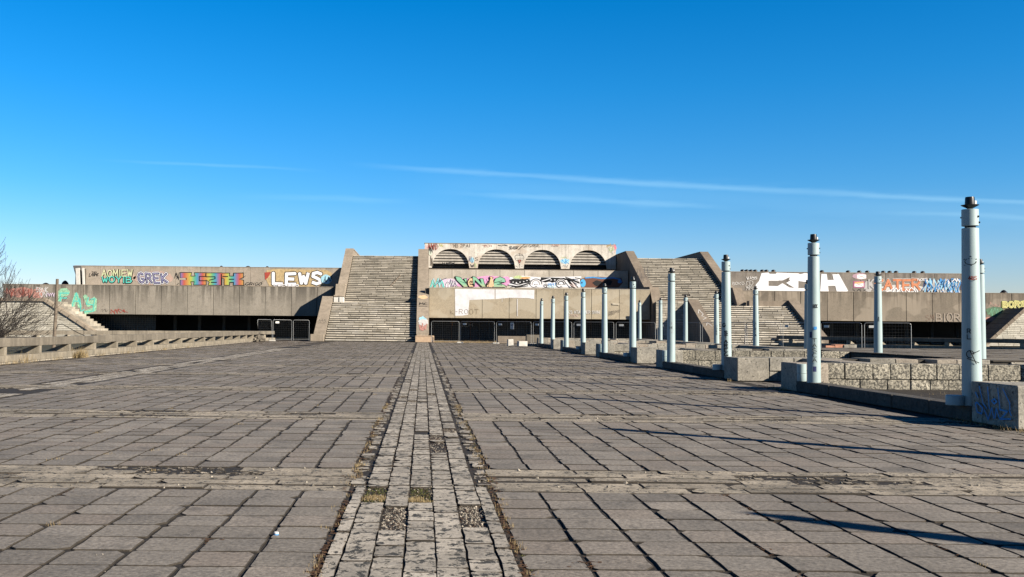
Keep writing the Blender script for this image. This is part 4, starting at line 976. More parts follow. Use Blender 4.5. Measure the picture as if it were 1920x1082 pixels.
s.blob(-.1, .33 * SL, .42, .7, P_LBL, .3); s.blob(0, .25 * SL, .55, .8, P_FDW, .3); s.stroke(up(scribble(-.5, .4, .08, .2, 9)), .12, P_ROSE); s.done(st, 'black letters above pale blue and red paint on the inner parapet')
mp = slopemap((110.8, 5.1), (102.35, .78))
s = Spray(mp); s.stroke(up([[(-11.5 + i*.28, .32), (-11.42 + i*.28, .37), (-11.3 + i*.28, .31)] for i in range(3)]), .05, P_LBK); s.stroke(up([[(-11.5,.27),(-11.3,.29),(-11.0,.265),(-10.8,.29)]]), .05, P_LBK); s.done(st, 'small black tag on the outer parapet')

s2 = empty('staircase', (37, 102, 0), 'right stone staircase with offset lower flight behind the lamp posts', 'staircase')
steps(s2, 31.9, 42.4, 102.2, 0, 18, RI, TR, STEP)
q = MB(); q.box(28.0, 42.4, 110.82, 113.1, 4.2, 4.395); q.build('landing', STEP, s2)
steps(s2, 28.0, 36.8, 113.0, 4.4, 27, .2445, .507, STEPU)
q = MB(); q.box(28.0, 36.8, 126.68, 141, 10.7, 10.98); q.build('landing', STEPU, s2)
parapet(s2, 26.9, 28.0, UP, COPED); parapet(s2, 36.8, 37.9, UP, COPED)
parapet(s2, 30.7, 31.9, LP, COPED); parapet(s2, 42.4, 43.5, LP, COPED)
q = MB(); q.box(27.6, 30.65, 110.86, 112.2, 0, 5.02); q.build('landing_wall', COPED, s2)
q = MB(); q.box(37.92, 43.4, 111.0, 111.9, 0, 5.02); q.build('landing_wall', COPED, s2)
q = MB(); q.box(28.0, 36.8, 112.5, 141, 0, 4.1); q.build('stair_core', CORE, s2)
q = MB()
for i in range(17):       # stone courses of the shaded landing wall
    x = 27.0
    while x < 30.6:
        b = min(x + R.uniform(.6, 1.5), 30.65); q.cbox(x + .01, b - .01, 110.78 + R.uniform(0, .02), 110.855, .05 + i * .285, .05 + i * .285 + .25, .01); x = b
q.build('stone_courses', STEPU, s2, kind='stuff')
mp = slopemap((110.8, 5.1), (102.35, .78))
s = Spray(mp); s.stroke(up([[(31.0,.62),(31.3,.72),(31.5,.6),(31.2,.55),(31.6,.5),(31.1,.45)],[(31.1,.3),(31.4,.38),(31.7,.28)]]), .07, P_FDW); s.done(s2, 'pale scribble on the left lower parapet')
s = Spray(lambda u, v, d: (26.9 - d, u, v))
for i in range(9):
    y = 113.5 + i * .75; s.stroke([[(y, 6.9 + R.uniform(0,1)), (y + .35, 8.6 + R.uniform(-.4, .6)), (y + .5, 7.2 + R.uniform(0, .8))]], .10, P_GRY)
s.done(s2, 'tall pale grey scrawl on the shaded side')

# ---- side stone ramps left and right of the wings
def side_ramp(mirror, lab, pts):
    """pts: inner foot x, inner top x, outer x; stone coursed front at Y=113.4, depth to the facade"""
    xf, xt, xo = pts; sg = -1 if not mirror else 1
    t_ = empty('stone_ramp', ((xf + xo) / 2, 113.6, 0), lab, 'ramp wall')
    ztop = 4.35; z = .0; h = .215; rows = MB()
    n = 0; i = 0
    while z < ztop - .05:
        h_ = min(h, ztop - z); f = 1 - (z + h_) / ztop; xin = xt + (xf - xt) * f
        x = xo; 
        while (x < xin - .05) if xin > xo else (x > xin + .05):
            L = R.uniform(.6, 1.9); b = x + (L if xin > xo else -L)
            if (xin > xo and b > xin - .3) or (xin < xo and b < xin + .3): b = xin
            a_, c_ = sorted((x, b)); target = MB() if n < 280 else rows
            target.cbox(a_ + .01, c_ - .01, 113.4 + R.uniform(-.015, .015), 113.8, z + .015, z + h_ - .015, .012)
            if target is not rows: target.build('stone', COURSE, t_)
            n += 1; x = b
        z += h_
    if rows.v: rows.build('stones', COURSE, t_, kind='stuff')
    q = MB(); q.prism([(xo, 0), (xf, 0), (xt, ztop - .02), (xo, ztop - .02)], 113.55, 116.9, 'y'); q.build('core', CORE, t_)
    # coping along slope and top
    dx, dz = xt - xf, ztop; L = math.hypot(dx, dz); nx, nz = -dz / L, dx / L
    if nz < 0: nx, nz = -nx, -nz
    N = 7
    for i in range(N):
        a, b = i / N + .004, (i + 1) / N - .004
        A = (xf + dx * a, dz * a); B = (xf + dx * b, dz * b); th = .26
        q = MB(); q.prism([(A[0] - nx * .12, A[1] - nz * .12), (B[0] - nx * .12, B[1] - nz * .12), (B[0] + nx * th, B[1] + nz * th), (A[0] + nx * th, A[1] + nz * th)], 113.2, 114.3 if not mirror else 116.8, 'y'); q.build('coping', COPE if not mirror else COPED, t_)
    for i in range(3):
        a = xt + (xo - xt) * i / 3; b = xt + (xo - xt) * (i + 1) / 3; a_, c_ = sorted((a, b))
        q = MB(); q.cbox(a_ + .01, c_ - .01, 113.2, 114.3, ztop - .1, ztop + .3, .02); q.build('coping', COPED, t_)
    if not mirror:      # little steps seen in profile behind the coping
        for i in range(15):
            f = i / 15; x = xf + dx * f; z = ztop * f
            q = MB(); a_, c_ = sorted((x + .15, x - 1.5)); q.cbox(a_, c_ + .9, 114.35, 116.8, max(z - .1, 0), z + .22, .02); q.build('step', STEPU, t_)
    return t_
side_ramp(False, 'white coursed stone ramp wall with diagonal coping behind the bare tree', (X(190, 622, 113.4), X(84, 566, 113.4), -58.5))
side_ramp(True, 'white coursed stone ramp wall with shaded diagonal coping at the far right', (X(1846, 640, 113.4), X(1922, 592, 113.4), 80.0))

# ================================================================== PLANTERS (stone block walls)
PXL = 10.3
def course(mb_or_parent, x0, x1, y0, y1, z0, z1, mat, name='block', lmin=.5, lmax=1.0, along='x', gaps=(), jit=.012):
    x = x0
    while x < x1 - .01:
        L = R.uniform(lmin, lmax); b = min(x + L, x1)
        if x1 - b < .3: b = x1
        if not any(g0 < (x + b) / 2 < g1 for g0, g1 in gaps):
            q = MB(); j = R.uniform(-jit, jit)
            if along == 'x': q.cbox(x + .006, b - .006, y0 + j, y1, z0 + .005, z1 - .004 + R.uniform(-.006, .006), .018, j=.004)
            else: q.cbox(y0 + j, y1, x + .006, b - .006, z0 + .005, z1 - .004 + R.uniform(-.006, .006), .018, j=.004)
            q.build(name, mat, mb_or_parent)
        x = b
ordn = ['nearest', 'second nearest', 'third nearest', 'fourth nearest', 'farthest']
for k in range(5):
    zf = 16.6 + 14.74 * k; zb_ = 26.4 + 14.74 * k; xr_ = 22 if k == 0 else 18.6
    t_ = empty('stone_planter', (PXL, zf, 0), f'{ordn[k]} sunken stone planter with low dark wall along the plaza edge', 'planter')
    gaps = () if k == 0 else [(13.9, 14.7), (16.1, 16.9)]
    # front wall: heavy end pier then courses
    course(t_, PXL, PXL + 1.05, zf, zf + 1.4, 0, .77, BLOCK, lmin=1.0, lmax=1.1)
    course(t_, PXL + 1.05, xr_, zf + .02, zf + 1.4, 0, .33, BLOCK, lmin=.6, lmax=1.2)
    course(t_, PXL + 1.05, xr_, zf, zf + 1.4, .335, .77, BLOCK if k else BLOCKR, lmin=.55, lmax=.95, gaps=gaps)
    if gaps:
        q = MB(); q.box(PXL + 1.1, xr_ - .1, zf + .75, zf + 1.38, .34, .74); q.build('wall_core', CORE, t_)
    if k < 5 and zb_ < 86.5:
        course(t_, PXL, PXL + .9, zb_, zb_ + 1.15, 0, .78, BLOCK, lmin=.8, lmax=1.0)
        course(t_, PXL + .9, xr_, zb_ + .52, zb_ + 1.13, 0, .32, BLOCKR, lmin=.5, lmax=1.2)
        course(t_, PXL + .9, xr_, zb_ + .5, zb_ + 1.15, .325, .77, BLOCKR if k < 2 else BLOCK, lmin=.5, lmax=.95)
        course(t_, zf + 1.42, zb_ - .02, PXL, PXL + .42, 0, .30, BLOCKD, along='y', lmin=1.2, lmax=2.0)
        q = MB(); q.add([(PXL + .4, zf + 1.3, .05), (xr_, zf + 1.3, .05), (xr_, zb_ + .6, .05), (PXL + .4, zb_ + .6, .05)], [(0,1,2,3)]); q.build('soil', SOIL, t_)
        for _ in range(70): tuft(R.uniform(PXL + .5, xr_), R.uniform(zf + 1.5, zb_ + .3), 8, .16, .06)
    else:
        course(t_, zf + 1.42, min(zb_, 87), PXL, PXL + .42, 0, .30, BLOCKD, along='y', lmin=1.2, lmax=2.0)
    if zb_ < 86: course(t_, zb_ + 1.16, zf + 14.73, 12.4, 13.2, 0, .77, BLOCK, along='y', lmin=.8, lmax=1.2)
    if k == 0:
        s = Spray(lambda u, v, d: (PXL - .022 - d, u, v))
        pts = lambda L: [[(17.85 - a * 1.15, .12 + b * .6) for a, b in l] for l in L]
        s.stroke(pts([[(.15,.95),(.25,.45),(.35,.3)],[(.38,.95),(.42,.3)],[(.55,.62),(.48,.55),(.55,.47),(.62,.55),(.55,.62)],[(.65,.95),(.70,.35)],[(.78,.95),(.95,.55),(.95,.3)],[(.05,.75),(.12,.6)]]), .028, P_BLUE)
        s.stroke(pts([[(.05,.4),(.1,.15),(.22,.12),(.25,.3),(.1,.45),(.05,.4)],[(.3,.25),(.4,-.02),(.5,.35),(.55,.05)],[(.58,.05),(.62,.35),(.7,.05)],[(.7,.33),(.9,.3),(.72,.05),(.98,.1)],[(.95,.35),(1.0,.2)]]), .03, P_BLUE)
        s.done(t_, 'blue looping tags on the shaded pier side')
# raised terrace right of the planters
q = MB(); q.box(18.62, 40, 31.35, 50, 0, .70); q.add([], [])
ter = q.build('raised_terrace', CORE, loc=(0, 0, 0), kind='structure')
x = 18.6
course(ter, 18.6, 34, 31.3 - .02, 31.34, .335, .70, BLOCK, gaps=[(18.3, 19.0), (20.8, 21.6)])
course(ter, 18.6, 34, 31.3, 31.34, 0, .33, BLOCK)
y = 31.28; tf = MB()
while y < 50:
    d = R.uniform(.5, .8); x = 18.6
    while x < 38:
        L = R.uniform(1.2, 2.6); slab_geo(tf, x + L/2, y + d/2, L - .02, d - .03, .008, .06, .775 + R.uniform(-.01, .01), worn=.05, tilt=.006); x += L
    y += d
tf.build('terrace_slabs', [DECK, EDGE], ter, recalc=False, kind='stuff')
lw = empty('long_wall', (19.2, 50, 0), 'long low stone wall carrying the far half of the back row of lamp posts', 'wall')
course(lw, 50.02, 87, 18.62, 19.9, 0, .77, BLOCK, along='y', lmin=1.4, lmax=2.4)
# small landing blocks, bricks
def rock(name, px, py, Y, w_, d_, h_, mat, lab, cat, rz=0, z0=0):
    p = at(px, py, Y); t_ = MB(); t_.cbox(-w_/2, w_/2, -d_/2, d_/2, 0, h_, .025, j=.02)
    o = t_.build(name, mat, loc=(0, 0, 0)); o.location = (p.x, Y, z0); o.rotation_euler.z = rz; tag(o, lab, cat); return o
rock('concrete_block', 957, 640, 86, .50, .45, .62, FOOT, 'upright pale concrete block in front of the centre fence', 'concrete block', .1)
rock('concrete_block', 979, 640, 85, .8, .6, .46, FOOT, 'squat pale concrete block right of the upright one', 'concrete block', .2)
rock('concrete_block', 1003, 640, 86.6, 1.7, .6, .22, BLOCK, 'long low stone block left of the farthest front lamp post', 'concrete block', -.05)
rock('concrete_bench', 965, 630, 100, 3.6, 1.0, .75, COPED, 'dark concrete slab bench behind the centre fence', 'bench')
rock('concrete_block', 1000, 630, 97.5, 1.5, .7, .95, RAILM, 'grey concrete block behind the corner of the centre fence', 'concrete block')
for i, (px, w_, h_, lab, m) in enumerate(((1554, .85, .42, 'orange masonry block left end of the broken row beyond the terrace', BRICK), (1571, .9, .5, 'second orange masonry block beyond the terrace', BRICK), (1590, 1.1, .5, 'pale masonry block beyond the terrace beside the orange ones', BLOCK))):
    rock('masonry_block', px, 645, 62, w_ * .8, .6, h_ * .9, m, lab, 'masonry block', .05 * i, .32)
q = MB(); q.cbox(-1.4, 1.4, -.4, .4, 0, .32, .02); o = q.build('stone_plinth', RAILM); o.location = (X(1572, 645, 62), 62, 0); tag(o, 'long grey stone plinth under the orange masonry blocks', 'plinth')

# ================================================================== CONCRETE RAILS (bench like balustrades)
def rail(p0, p1, n, lab, matb=RAILM, flip=1):
    p0, p1 = Vector((*p0, 0)), Vector((*p1, 0)); d = (p1 - p0); L = d.length; d.normalize(); nrm = Vector((-d.y, d.x, 0))
    t_ = empty('concrete_railing', (p0.x, p0.y, 0), lab, 'railing')
    def loc(a, b, z): q = p0 + d * a + nrm * b; return (q.x, q.y, z)
    def bx(a0, a1, b0, b1, z0, z1, name, mat, j=0):
        q = MB(); V = [loc(a, b, z) for z in (z0, z1) for a, b in ((a0, b0), (a1, b0), (a1, b1), (a0, b1))]
        q.add(V, [(3,2,1,0),(4,5,6,7),(0,1,5,4),(1,2,6,5),(2,3,7,6),(3,0,4,7)]); o = q.build(name, mat, t_)
        m_ = o.modifiers.new('bevel', 'BEVEL'); m_.width = .02; m_.segments = 1; return o
    sp = L / n
    for i in range(n):
        bx(i*sp + .008, (i+1)*sp - .008, -.25 + R.uniform(-.012,.012), .25, .68 + R.uniform(-.01, .01), 1.05 + R.uniform(-.008, .008), 'beam', matb)
        bx(i*sp + .008, (i+1)*sp - .008, -.34, .34, .05, .33 + R.uniform(-.01, .01), 'plinth', RAILL)
        a = i * sp + sp * .5; q = MB(); f = flip
        prof = [(-.95 * f, .33), (.24 * f, .33), (.24 * f, .68), (-.02 * f, .68)]
        q.add([loc(aa, b_, z_) for aa in (a - .14, a + .14) for b_, z_ in prof], [(3,2,1,0),(4,5,6,7),(0,1,5,4),(1,2,6,5),(2,3,7,6),(3,0,4,7)])
        q.build('support', RAILL, t_)
    q = MB(); V = [loc(a, b, z) for z in (-.05, .05) for a, b in ((0, -.5), (L, -.5), (L, .35), (0, .35))]
    q.add(V, [(3,2,1,0),(4,5,6,7),(0,1,5,4),(1,2,6,5),(2,3,7,6),(3,0,4,7)]); q.build('footing', BAND, t_)
    return t_
rail((-17.55, 103), (-17.55, 27), 21, 'long concrete railing on wedge supports along the left edge of the plaza')
rail((-16.3, 104), (-37.5, 76), 12, 'angled concrete railing running behind the left one toward the bare tree')
rail((38.2, 103), (60, 76), 11, 'dark sided concrete railing at the far right beyond the lamp posts', flip=-1)

# ================================================================== LAMP POSTS
def lamp_parts(t_, tiltx=0):
    x, y, z = WL[t_.name]
    q = MB(); q.lathe((x, y, z), [(.175, 0), (.175, .02), (.168, 1.0), (.155, 2.4), (.147, 3.38), (.140, 3.385)], 28); q.build('shaft', POLE, t_)
    q = MB(); q.lathe((x, y, z), [(.095, 3.37), (.095, 3.44)], 20); q.build('neck', BLACK, t_)
    q = MB(); q.lathe((x, y, z), [(.135, 3.425), (.147, 3.43), (.147, 3.74), (.142, 3.745)], 28); q.build('collar', POLE, t_)
    for a in (-60, -42, 130):
        q = MB(); q.lathe((x + .15*math.cos(math.radians(a)), y + .15*math.sin(math.radians(a)), z + (3.60 if a != -42 else 3.49)), [(.018, -.016), (.022, 0), (.018, .016)], 8); q.build('bolt', BLACK, t_)
    q = MB(); q.lathe((x, y, z), [(.045, 3.74), (.05, 3.765), (.155, 3.825), (.155, 3.833), (.09, 3.84)], 24); q.build('lamp_dish', BLACK, t_)
    h = MB(); h.lathe((x, y, z), [(.088, 3.835), (.082, 3.96), (.076, 3.985), (.04, 3.99)], 18); ho = h.build('lamp_head', BLACK, t_)
    q = MB(); q.cbox(x + .045, x + .092, y - .075, y - .045, z + 3.84, z + 3.91, .006); q.build('lens', LENS, ho)
PXC = 10.47; RZ = .29
ordw = ['nearest', 'second nearest', 'third nearest', 'fourth nearest', 'fifth nearest', 'sixth nearest', 'seventh nearest', 'eighth nearest', 'ninth nearest', 'farthest']
extra = [', pale blue with a looped black tag high up', ', pale blue with blue stickers and vertical letters', ', pale blue with black letters running down'] + [', pale blue, along the low planter wall'] * 7
posts = []
lp = None
for n in range(10):
    yv = 18.25 + 7.37 * n
    lab = f'{ordw[n]} front row lamp post{extra[n]}'
    if lp is None:
        lp = empty('lamp_post', (PXC, yv, RZ), lab, 'lamp post', 'lamp posts lining the planters'); lamp_parts(lp); o = lp
    else: o = copy_thing(lp, (PXC, yv, RZ), lab)
    o.rotation_euler = (R.uniform(-.006, .006), R.uniform(-.006, .006), R.uniform(-.5, .5)); posts.append(o)
for n in (-1, -2):     # stand just outside the frame; their shadows cross the paving
    o = copy_thing(lp, (PXC, 18.25 + 7.37 * n, RZ), 'lamp post outside the frame, ' + ('shadow on the paving ahead' if n == -1 else 'shadow across the nearest slabs at right'))
    o.rotation_euler = (0, 0, 0)
for n in range(1, 10):
    yv = 18.25 + 7.37 * n - .2
    o = copy_thing(lp, (19.12, yv, .76 if n < 20 else 0), f'pale blue round lamp post, '  if n > 1 else 'pale blue lamp post of the back row outside the frame at right')
    if n > 1: o['label'] = f'pale blue round lamp post, {ordw[n-2] if n < 9 else "farthest"} of the back row on the raised wall'
    else: o.location.z = 0
    o.rotation_euler = (R.uniform(-.006, .006), R.uniform(-.006, .006), R.uniform(-.5, .5)); posts.append(o)
    o.scale = (.97, .97, .86)
lw2 = empty('low_wall', (PXL, 7, 0), 'low soiled wall outside the frame under the two unseen lamp posts', 'wall')
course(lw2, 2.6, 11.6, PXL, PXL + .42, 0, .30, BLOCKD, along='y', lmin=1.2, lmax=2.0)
# tags on posts: strokes wrapped round the shaft; v up, u = angle-length in metres facing the viewer
def posttag(o, items, label=None):
    base = WL[o.name]
    fa = math.atan2(-base[1], -base[0])        # angle toward camera
    def mp(u, v, d):
        rr_ = .176 - .010 * v + d; a = fa + u / .165 - o.rotation_euler.z
        return (base[0] + rr_ * math.cos(a), base[1] + rr_ * math.sin(a), base[2] + v)
    s = Spray(mp); s.d = .002
    for it in items:
        if it[0] == 't': s.stroke(glyph_lines(*it[1:6]), it[6], it[7])
        elif it[0] == 's': s.stroke(it[1], it[2], it[3])
        elif it[0] == 'q': u0, u1, v0, v1 = it[1:5]; s.poly([(u0, v0), ((u0+u1)/2, v0), (u1, v0), (u1, v1), ((u0+u1)/2, v1), (u0, v1)], it[5])
    s.done(o, label)
def vtext(t, u0, u1, vtop, vbot):
    n = len(t); L = []
    for i, c in enumerate(t):
        a = vtop + (vbot - vtop) * i / n; b = vtop + (vbot - vtop) * (i + .75) / n
        L += [[(u0 + (u1 - u0) * x_, b + (a - b) * y_) for x_, y_ in pl] for pl in G.get(c, [])]
    return L
posttag(posts[0], [('s', [arc(0, 2.74, .11, .06, 0, 360, 14), [(-.13, 2.78), (0, 2.84), (.12, 2.78)], [(-.1, 2.72), (.1, 2.78)], [(-.12,2.67),(.02,2.66)]], .012, P_BLK), ('t', '4BS', -.04, .10, 2.39, 2.46, .012, P_RED),
                   ('s', vtext('RL', -.06, -.01, 1.46, 1.24), .014, P_BLK), ('s', [arc(-.02, .98, .05, .07, 0, 300, 10), [(.0, .98), (.11, 1.05)], [(-.06,.9),(.1,.82)], [(-.02,1.05),(.06,.8)]], .014, P_BLK)], 'looped black tag and small red letters')
posttag(posts[1], [('t', 'BCK', -.02, .10, 2.0, 2.09, .016, P_BLK), ('q', .0, .075, 1.42, 1.50, P_BLUE), ('q', -.1, -.04, 1.2, 1.36, P_NAVY), ('s', vtext('TASCA', -.03, .06, 1.18, .52), .014, P_BLK), ('q', -.02, .05, .30, .44, P_NAVY)], 'blue stickers and vertical black letters')
posttag(posts[2], [('s', [arc(-.08, 1.55, .05, .06, 0, 360, 8)], .04, P_BLK), ('s', vtext('STAREG', -.06, .04, 1.35, .45), .03, P_BLK)], 'thick black letters running down')
posttag(posts[3], [('t', 'M', -.06, .02, 1.4, 1.5, .02, P_BLK), ('s', vtext('KIZ', .02, .10, 1.7, 1.2), .01, P_GRY)])
posttag(posts[10 + 2], [('t', 'YL', -.02, .08, 1.55, 1.75, .02, P_BLK)])
posttag(posts[10 + 4], [('s', vtext('SERIA', -.05, .03, 1.6, .6), .018, P_BLK)])
posttag(posts[10 + 5], [('s', vtext('NORD', -.02, .05, 1.4, .6), .016, P_BLK)])
# spotlight cans beside the posts on the low wall
canA = canB = None
for n in range(8):
    yv = 18.25 + 7.37 * n
    if n % 2 == 0:
        loc = (10.17, yv + .05, .29); lab = f'short pale blue drum bracketed to the {ordw[n]} front lamp post'
        if canA is None:
            canA = empty('drum_light', loc, lab, 'spotlight', 'drum lights beside the front lamp posts')
            q = MB(); q.lathe((loc[0], loc[1], loc[2]), [(.15, 0), (.162, .01), (.162, .18), (.155, .19)], 24); q.build('drum', POLE, canA)
            q = MB(); q.cbox(loc[0] + .15, loc[0] + .21, loc[1] - .12, loc[1] - .07, loc[2] + .05, loc[2] + .14, .006); q.build('bracket', paint('cream', (.5,.45,.25)), canA)
        else: copy_thing(canA, loc, lab)
    else:
        loc = (10.36, yv + .55, .30); lab = f'upright pale blue can light standing behind the {ordw[n]} front lamp post'
        if canB is None:
            canB = empty('can_light', loc, lab, 'spotlight', 'can lights standing on the low wall')
            q = MB(); q.lathe((loc[0], loc[1], loc[2]), [(.12, 0), (.125, .01), (.125, .2), (.118, .205)], 24); q.build('lower_drum', POLE, canB)
            q = MB(); q.lathe((loc[0], loc[1], loc[2]), [(.118, .21), (.125, .215), (.125, .46), (.115, .47)], 24); q.build('upper_drum', POLE, canB)
        else: copy_thing(canB, loc, lab)

# ================================================================== SITE FENCES
def fence(pxa, Ya, pxb, Yb, lab, h=2.25, sign=True, lean=0, foot=True, notice=False):
    a = at(pxa, 600, Ya); b = at(pxb, 600, Yb); a.z = b.z = 0; d = (b - a); L = d.length; d.normalize(); nm = Vector((d.y, -d.x, 0))
    t_ = empty('site_fence', ((a.x + b.x)/2, (a.y + b.y)/2, 0), lab, 'fence panel', 'temporary mesh fence panels')
    def p(u, z, o=0): q_ = a + d * u + nm * (o + lean * z); return (q_.x, q_.y, z)
    r = .019; g0 = .06
    q = MB(); q.tube([p(g0, .08), p(g0, h - .15), p(g0 + .04, h - .04), p(g0 + .15, h), p(L - g0 - .15, h), p(L - g0 - .04, h - .04), p(L - g0, h - .15), p(L - g0, .08)], r, 7); q.tube([p(g0, .22), p(L - g0, .22)], r * .8, 6); q.build('frame', GALV, t_)
    q = MB(); nx_ = int(L / .2)
    for i in range(1, nx_): u = g0 + (L - 2*g0) * i / nx_; q.tube([p(u, .22), p(u, h)], .0022, 3)
    for i in range(1, 9): z = .22 + (h - .22) * i / 9; q.tube([p(g0, z, .005), p(L - g0, z, .005)], .0022, 3)
    q.build('wire_mesh', GALV, t_, kind='stuff')
    if sign:
        q = MB(); u = .35 if L > 1 else .1; V = [p(u + x_, z_, o_) for o_ in (.03, .045) for x_, z_ in ((0, h - .36), (.42, h - .36), (.42, h - .18), (0, h - .18))]
        q.add(V, [(3,2,1,0),(4,5,6,7),(0,1,5,4),(1,2,6,5),(2,3,7,6),(3,0,4,7)]); q.build('plate', WHITE, t_)
    if notice:
        q = MB(); u = L * .42; V = [p(u + x_, z_, o_) for o_ in (.03, .045) for x_, z_ in ((0, h - .75), (.42, h - .75), (.42, h - .1), (0, h - .1))]
        q.add(V, [(3,2,1,0),(4,5,6,7),(0,1,5,4),(1,2,6,5),(2,3,7,6),(3,0,4,7)]); o = q.build('notice', WHITE, t_)
        s = Spray(lambda uu, vv, dd: p(u + uu, h - .75 + vv, .05 + dd)); s.stroke([arc(.21, .42, .12, .12, 0, 360, 12), [(.12, .34), (.3, .5)], [(.21,.5),(.21,.35)]], .035, P_NAVY); s.stroke([[(.06, .15), (.36, .15)], [(.06, .08), (.3, .08)]], .03, P_NAVY); s.done(o, name='printed_mark')
    if foot:
        q = MB(); V0 = p(-.0, 0); q.cbox(V0[0] - .33, V0[0] + .33, V0[1] - .14, V0[1] + .14, 0, .13, .03); q.build('foot', FOOT, t_)
fs = [(808, 99.5, 862, 99.5, 'first mesh panel right of the left staircase', {'sign': False, 'foot': False}), (863, 99.5, 928, 97, 'second mesh panel, in front of the dark entrance with white foot', {}), (930, 97, 997, 94, 'third mesh panel carrying a white notice', {'notice': True}),
      (999, 94, 1073, 90.5, 'fourth mesh panel behind the farthest lamp posts', {}), (1075, 90.5, 1152, 88.5, 'fifth mesh panel, behind the sixth front lamp post', {}), (1154, 88.5, 1230, 86.8, 'sixth mesh panel, in the stair shadow behind the fifth front post', {}),
      (1232, 88, 1314, 84, 'seventh mesh panel before the shaded landing wall', {}), (1316, 84, 1398, 80, 'eighth mesh panel in front of the sunlit lower steps', {'sign': False}), (1400, 79, 1466, 76, 'ninth mesh panel, in front of the right steps', {'sign': False, 'lean': .03}), (1467, 76, 1537, 72, 'tenth mesh panel left of the second front post', {}),
      (1538, 72, 1617, 69, 'mesh panel with drooping top between second front post and back post', {}), (1619, 69, 1710, 68, 'rightmost mesh panel with rounded frame', {'sign': True}),
      (484, 97.5, 511, 99.5, 'short leaning mesh panel at the end of the left railing', {'sign': False, 'lean': -.05}), (511, 99.5, 548, 101, 'mesh panel with white plate beside the left railing', {}), (549, 101, 581, 101.5, 'mesh panel against the foot of the left staircase', {'sign': False, 'foot': False})]
for a, ya, b, yb, lab, kw in fs: fence(a, ya, b, yb, 'galvanised ' + lab, **kw)

# rubble heap at end of left rail
t_ = empty('rubble_heap', (X(483, 630, 98), 98, 0), 'small heap of broken grey stone at the end of the left railing', 'rubble')
for i in range(14):
    q = MB(); s_ = R.uniform(.12, .34); x, y = X(486, 630, 97) + R.gauss(0, .35), 96.8 + R.gauss(0, .3)
    q.cbox(x - s_, x + s_ * .8, y - s_*.6, y + s_ * .5, 0 if i < 9 else .25, s_ * R.uniform(.6, 1.3) + (0 if i < 9 else .25), .05, j=.05); q.build('stone', RAILM, t_)

# ================================================================== POST, PLANK, STICK, TREE, LITTER
Yp = 58
b0 = at(100.5, 668, Yp); t0 = at(107.5, 523, Yp); b0.z = 0
q = MB(); q.tube([(b0.x - .02, Yp, -.05), ((b0.x + t0.x)/2, Yp + .02, t0.z/2), (t0.x, Yp, t0.z)], [.115, .10, .088], 9)
post = q.build('wooden_post', WOOD, loc=(b0.x, Yp, 0)); tag(post, 'tall leaning grey wooden post standing behind the left railing', 'post')
q = MB(); q.tube([tuple(at(106, 617, Yp)), tuple(at(109, 608, Yp)), tuple(at(117, 607.5, Yp)), tuple(at(128, 614, Yp)), tuple(at(146, 624, Yp)), tuple(at(165, 632, Yp))], .022, 5); q.build('cable', BLACK, post)
def plank(a, b, r, name, lab, mat):
    a, b = Vector(a), Vector(b); q = MB(); q.tube([tuple(a), tuple((a + b) / 2), tuple(b)], r, 6); o = q.build(name, mat, loc=tuple(a)); tag(o, lab, 'plank'); return o
pa, pb_ = at(731, 547, 117.0), at(751, 533, 120.2); pa.z = 4.4 + (117 - 113.0) / .507 * .2445 + .22; pb_.z = 4.4 + (120.2 - 113.0) / .507 * .2445 + .24
plank(pa, pb_, .075, 'plank', 'dark plank lying diagonally on the upper steps of the left staircase', WOOD)
a_ = at(1395, 650, 99.5); a_.z = 0; b_ = at(1400, 606, 101.9); plank(a_, b_, .05, 'pole_piece', 'thin rod leaning against the lower steps of the right staircase', BARK)
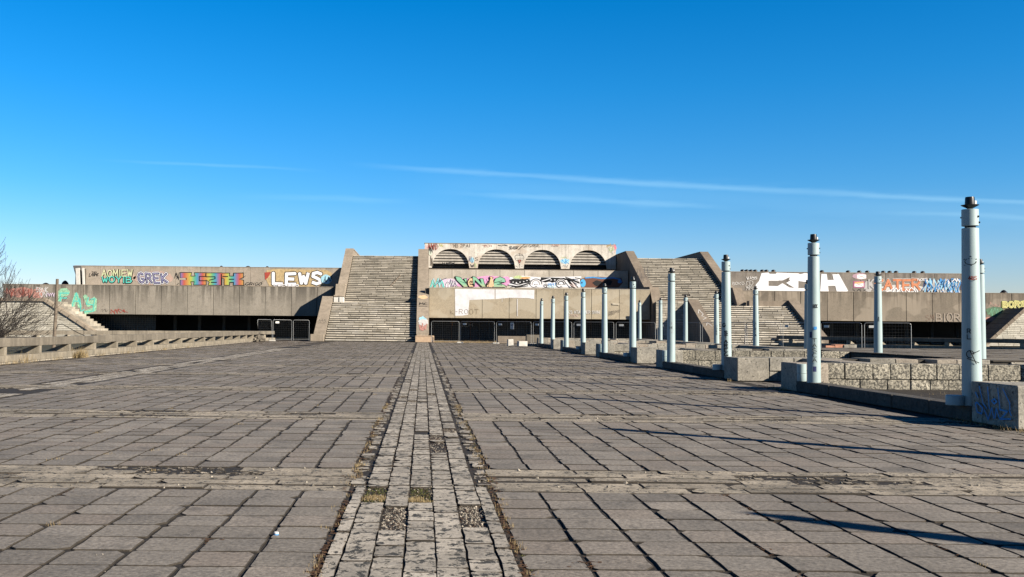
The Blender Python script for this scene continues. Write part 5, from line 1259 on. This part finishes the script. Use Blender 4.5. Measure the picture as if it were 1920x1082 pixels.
# bare tree
tr = empty('bare_tree', (-27.5, 56, 0), 'leafless tree with spreading thin twigs behind the left railing', 'tree')
tk = MB(); br = MB()
def branch(p, d, L, r, lvl, mb):
    n = 4 if lvl < 3 else 3; pts = [tuple(p)]; rad = [r]; q_ = Vector(p); dd = Vector(d).normalized()
    segs = []
    for i in range(n):
        dd = (dd + Vector((R.gauss(0, .09), R.gauss(0, .09), R.gauss(.03, .07) + (.05 if lvl > 1 else 0)))).normalized()
        q_ = q_ + dd * (L / n); pts.append(tuple(q_)); rad.append(max(r * (1 - .55 * (i + 1) / n), .009)); segs.append((q_.copy(), dd.copy(), rad[-1]))
    mb.tube(pts, rad, 7 if lvl < 2 else (4 if lvl < 4 else 3))
    if lvl >= 6 or L < .22: return
    kids = {0: 6, 1: 5, 2: 4, 3: 3, 4: 3, 5: 2}[lvl]
    for c in range(kids):
        f = (c + 1) / kids; s_, dir_, rr_ = segs[min(n - 1, int(f * n * .999))]
        ang = R.uniform(.3, .8) if c < kids - 1 else R.uniform(0, .25); ax = Vector((R.gauss(0, 1), R.gauss(0, 1), R.gauss(0, 1))).cross(dir_)
        if ax.length < .01: continue
        nd = Matrix.Rotation(ang, 3, ax.normalized()) @ dir_
        branch(s_, nd, L * R.uniform(.5, .78), rr_ * (.85 if c == kids - 1 else .62), lvl + 1, br)
for (dx, dy, dz, L, r) in ((.15, 0, 1, 3.0, .13), (.75, .1, .75, 2.7, .10), (.95, -.1, .42, 2.6, .09), (-.6, .1, .8, 2.5, .10), (.45, .25, 1, 2.8, .09), (.9, .2, .6, 2.6, .09), (.7, -.2, .3, 2.3, .08), (.2, -.3, .9, 2.4, .08)):
    branch((-27.5 + dx * .12, 56, 0.0), (dx, dy, dz), L, r, 1, tk)
tk.build('trunk', BARK, tr, recalc=False); br.build('twigs', BARK, tr, recalc=False)
# litter
p = at(518, 1003, 6.9)
d_ = ROT @ Vector(((518 - CX) / F, -(1003 - CY) / F, -1)); k_ = -CAMZ / d_.z; gx, gy = d_.x * k_, d_.y * k_
q = MB(); q.lathe((gx, gy, 0), [(.018, 0), (.02, .004), (.02, .022), (.015, .026)], 12); o = q.build('bottle_cap', WHITE, loc=(gx, gy, 0)); tag(o, 'small white and blue bottle cap lying in a slab joint near the viewer', 'litter')
q = MB(); q.lathe((gx, gy, 0), [(.0205, .001), (.0205, .010)], 12); q.build('cap_rim', P_BLUE, o)

gr.build('dry_grass', STRAW, recalc=False, kind='stuff', category='grass', label='straw coloured dry grass tufts growing out of the paving joints')
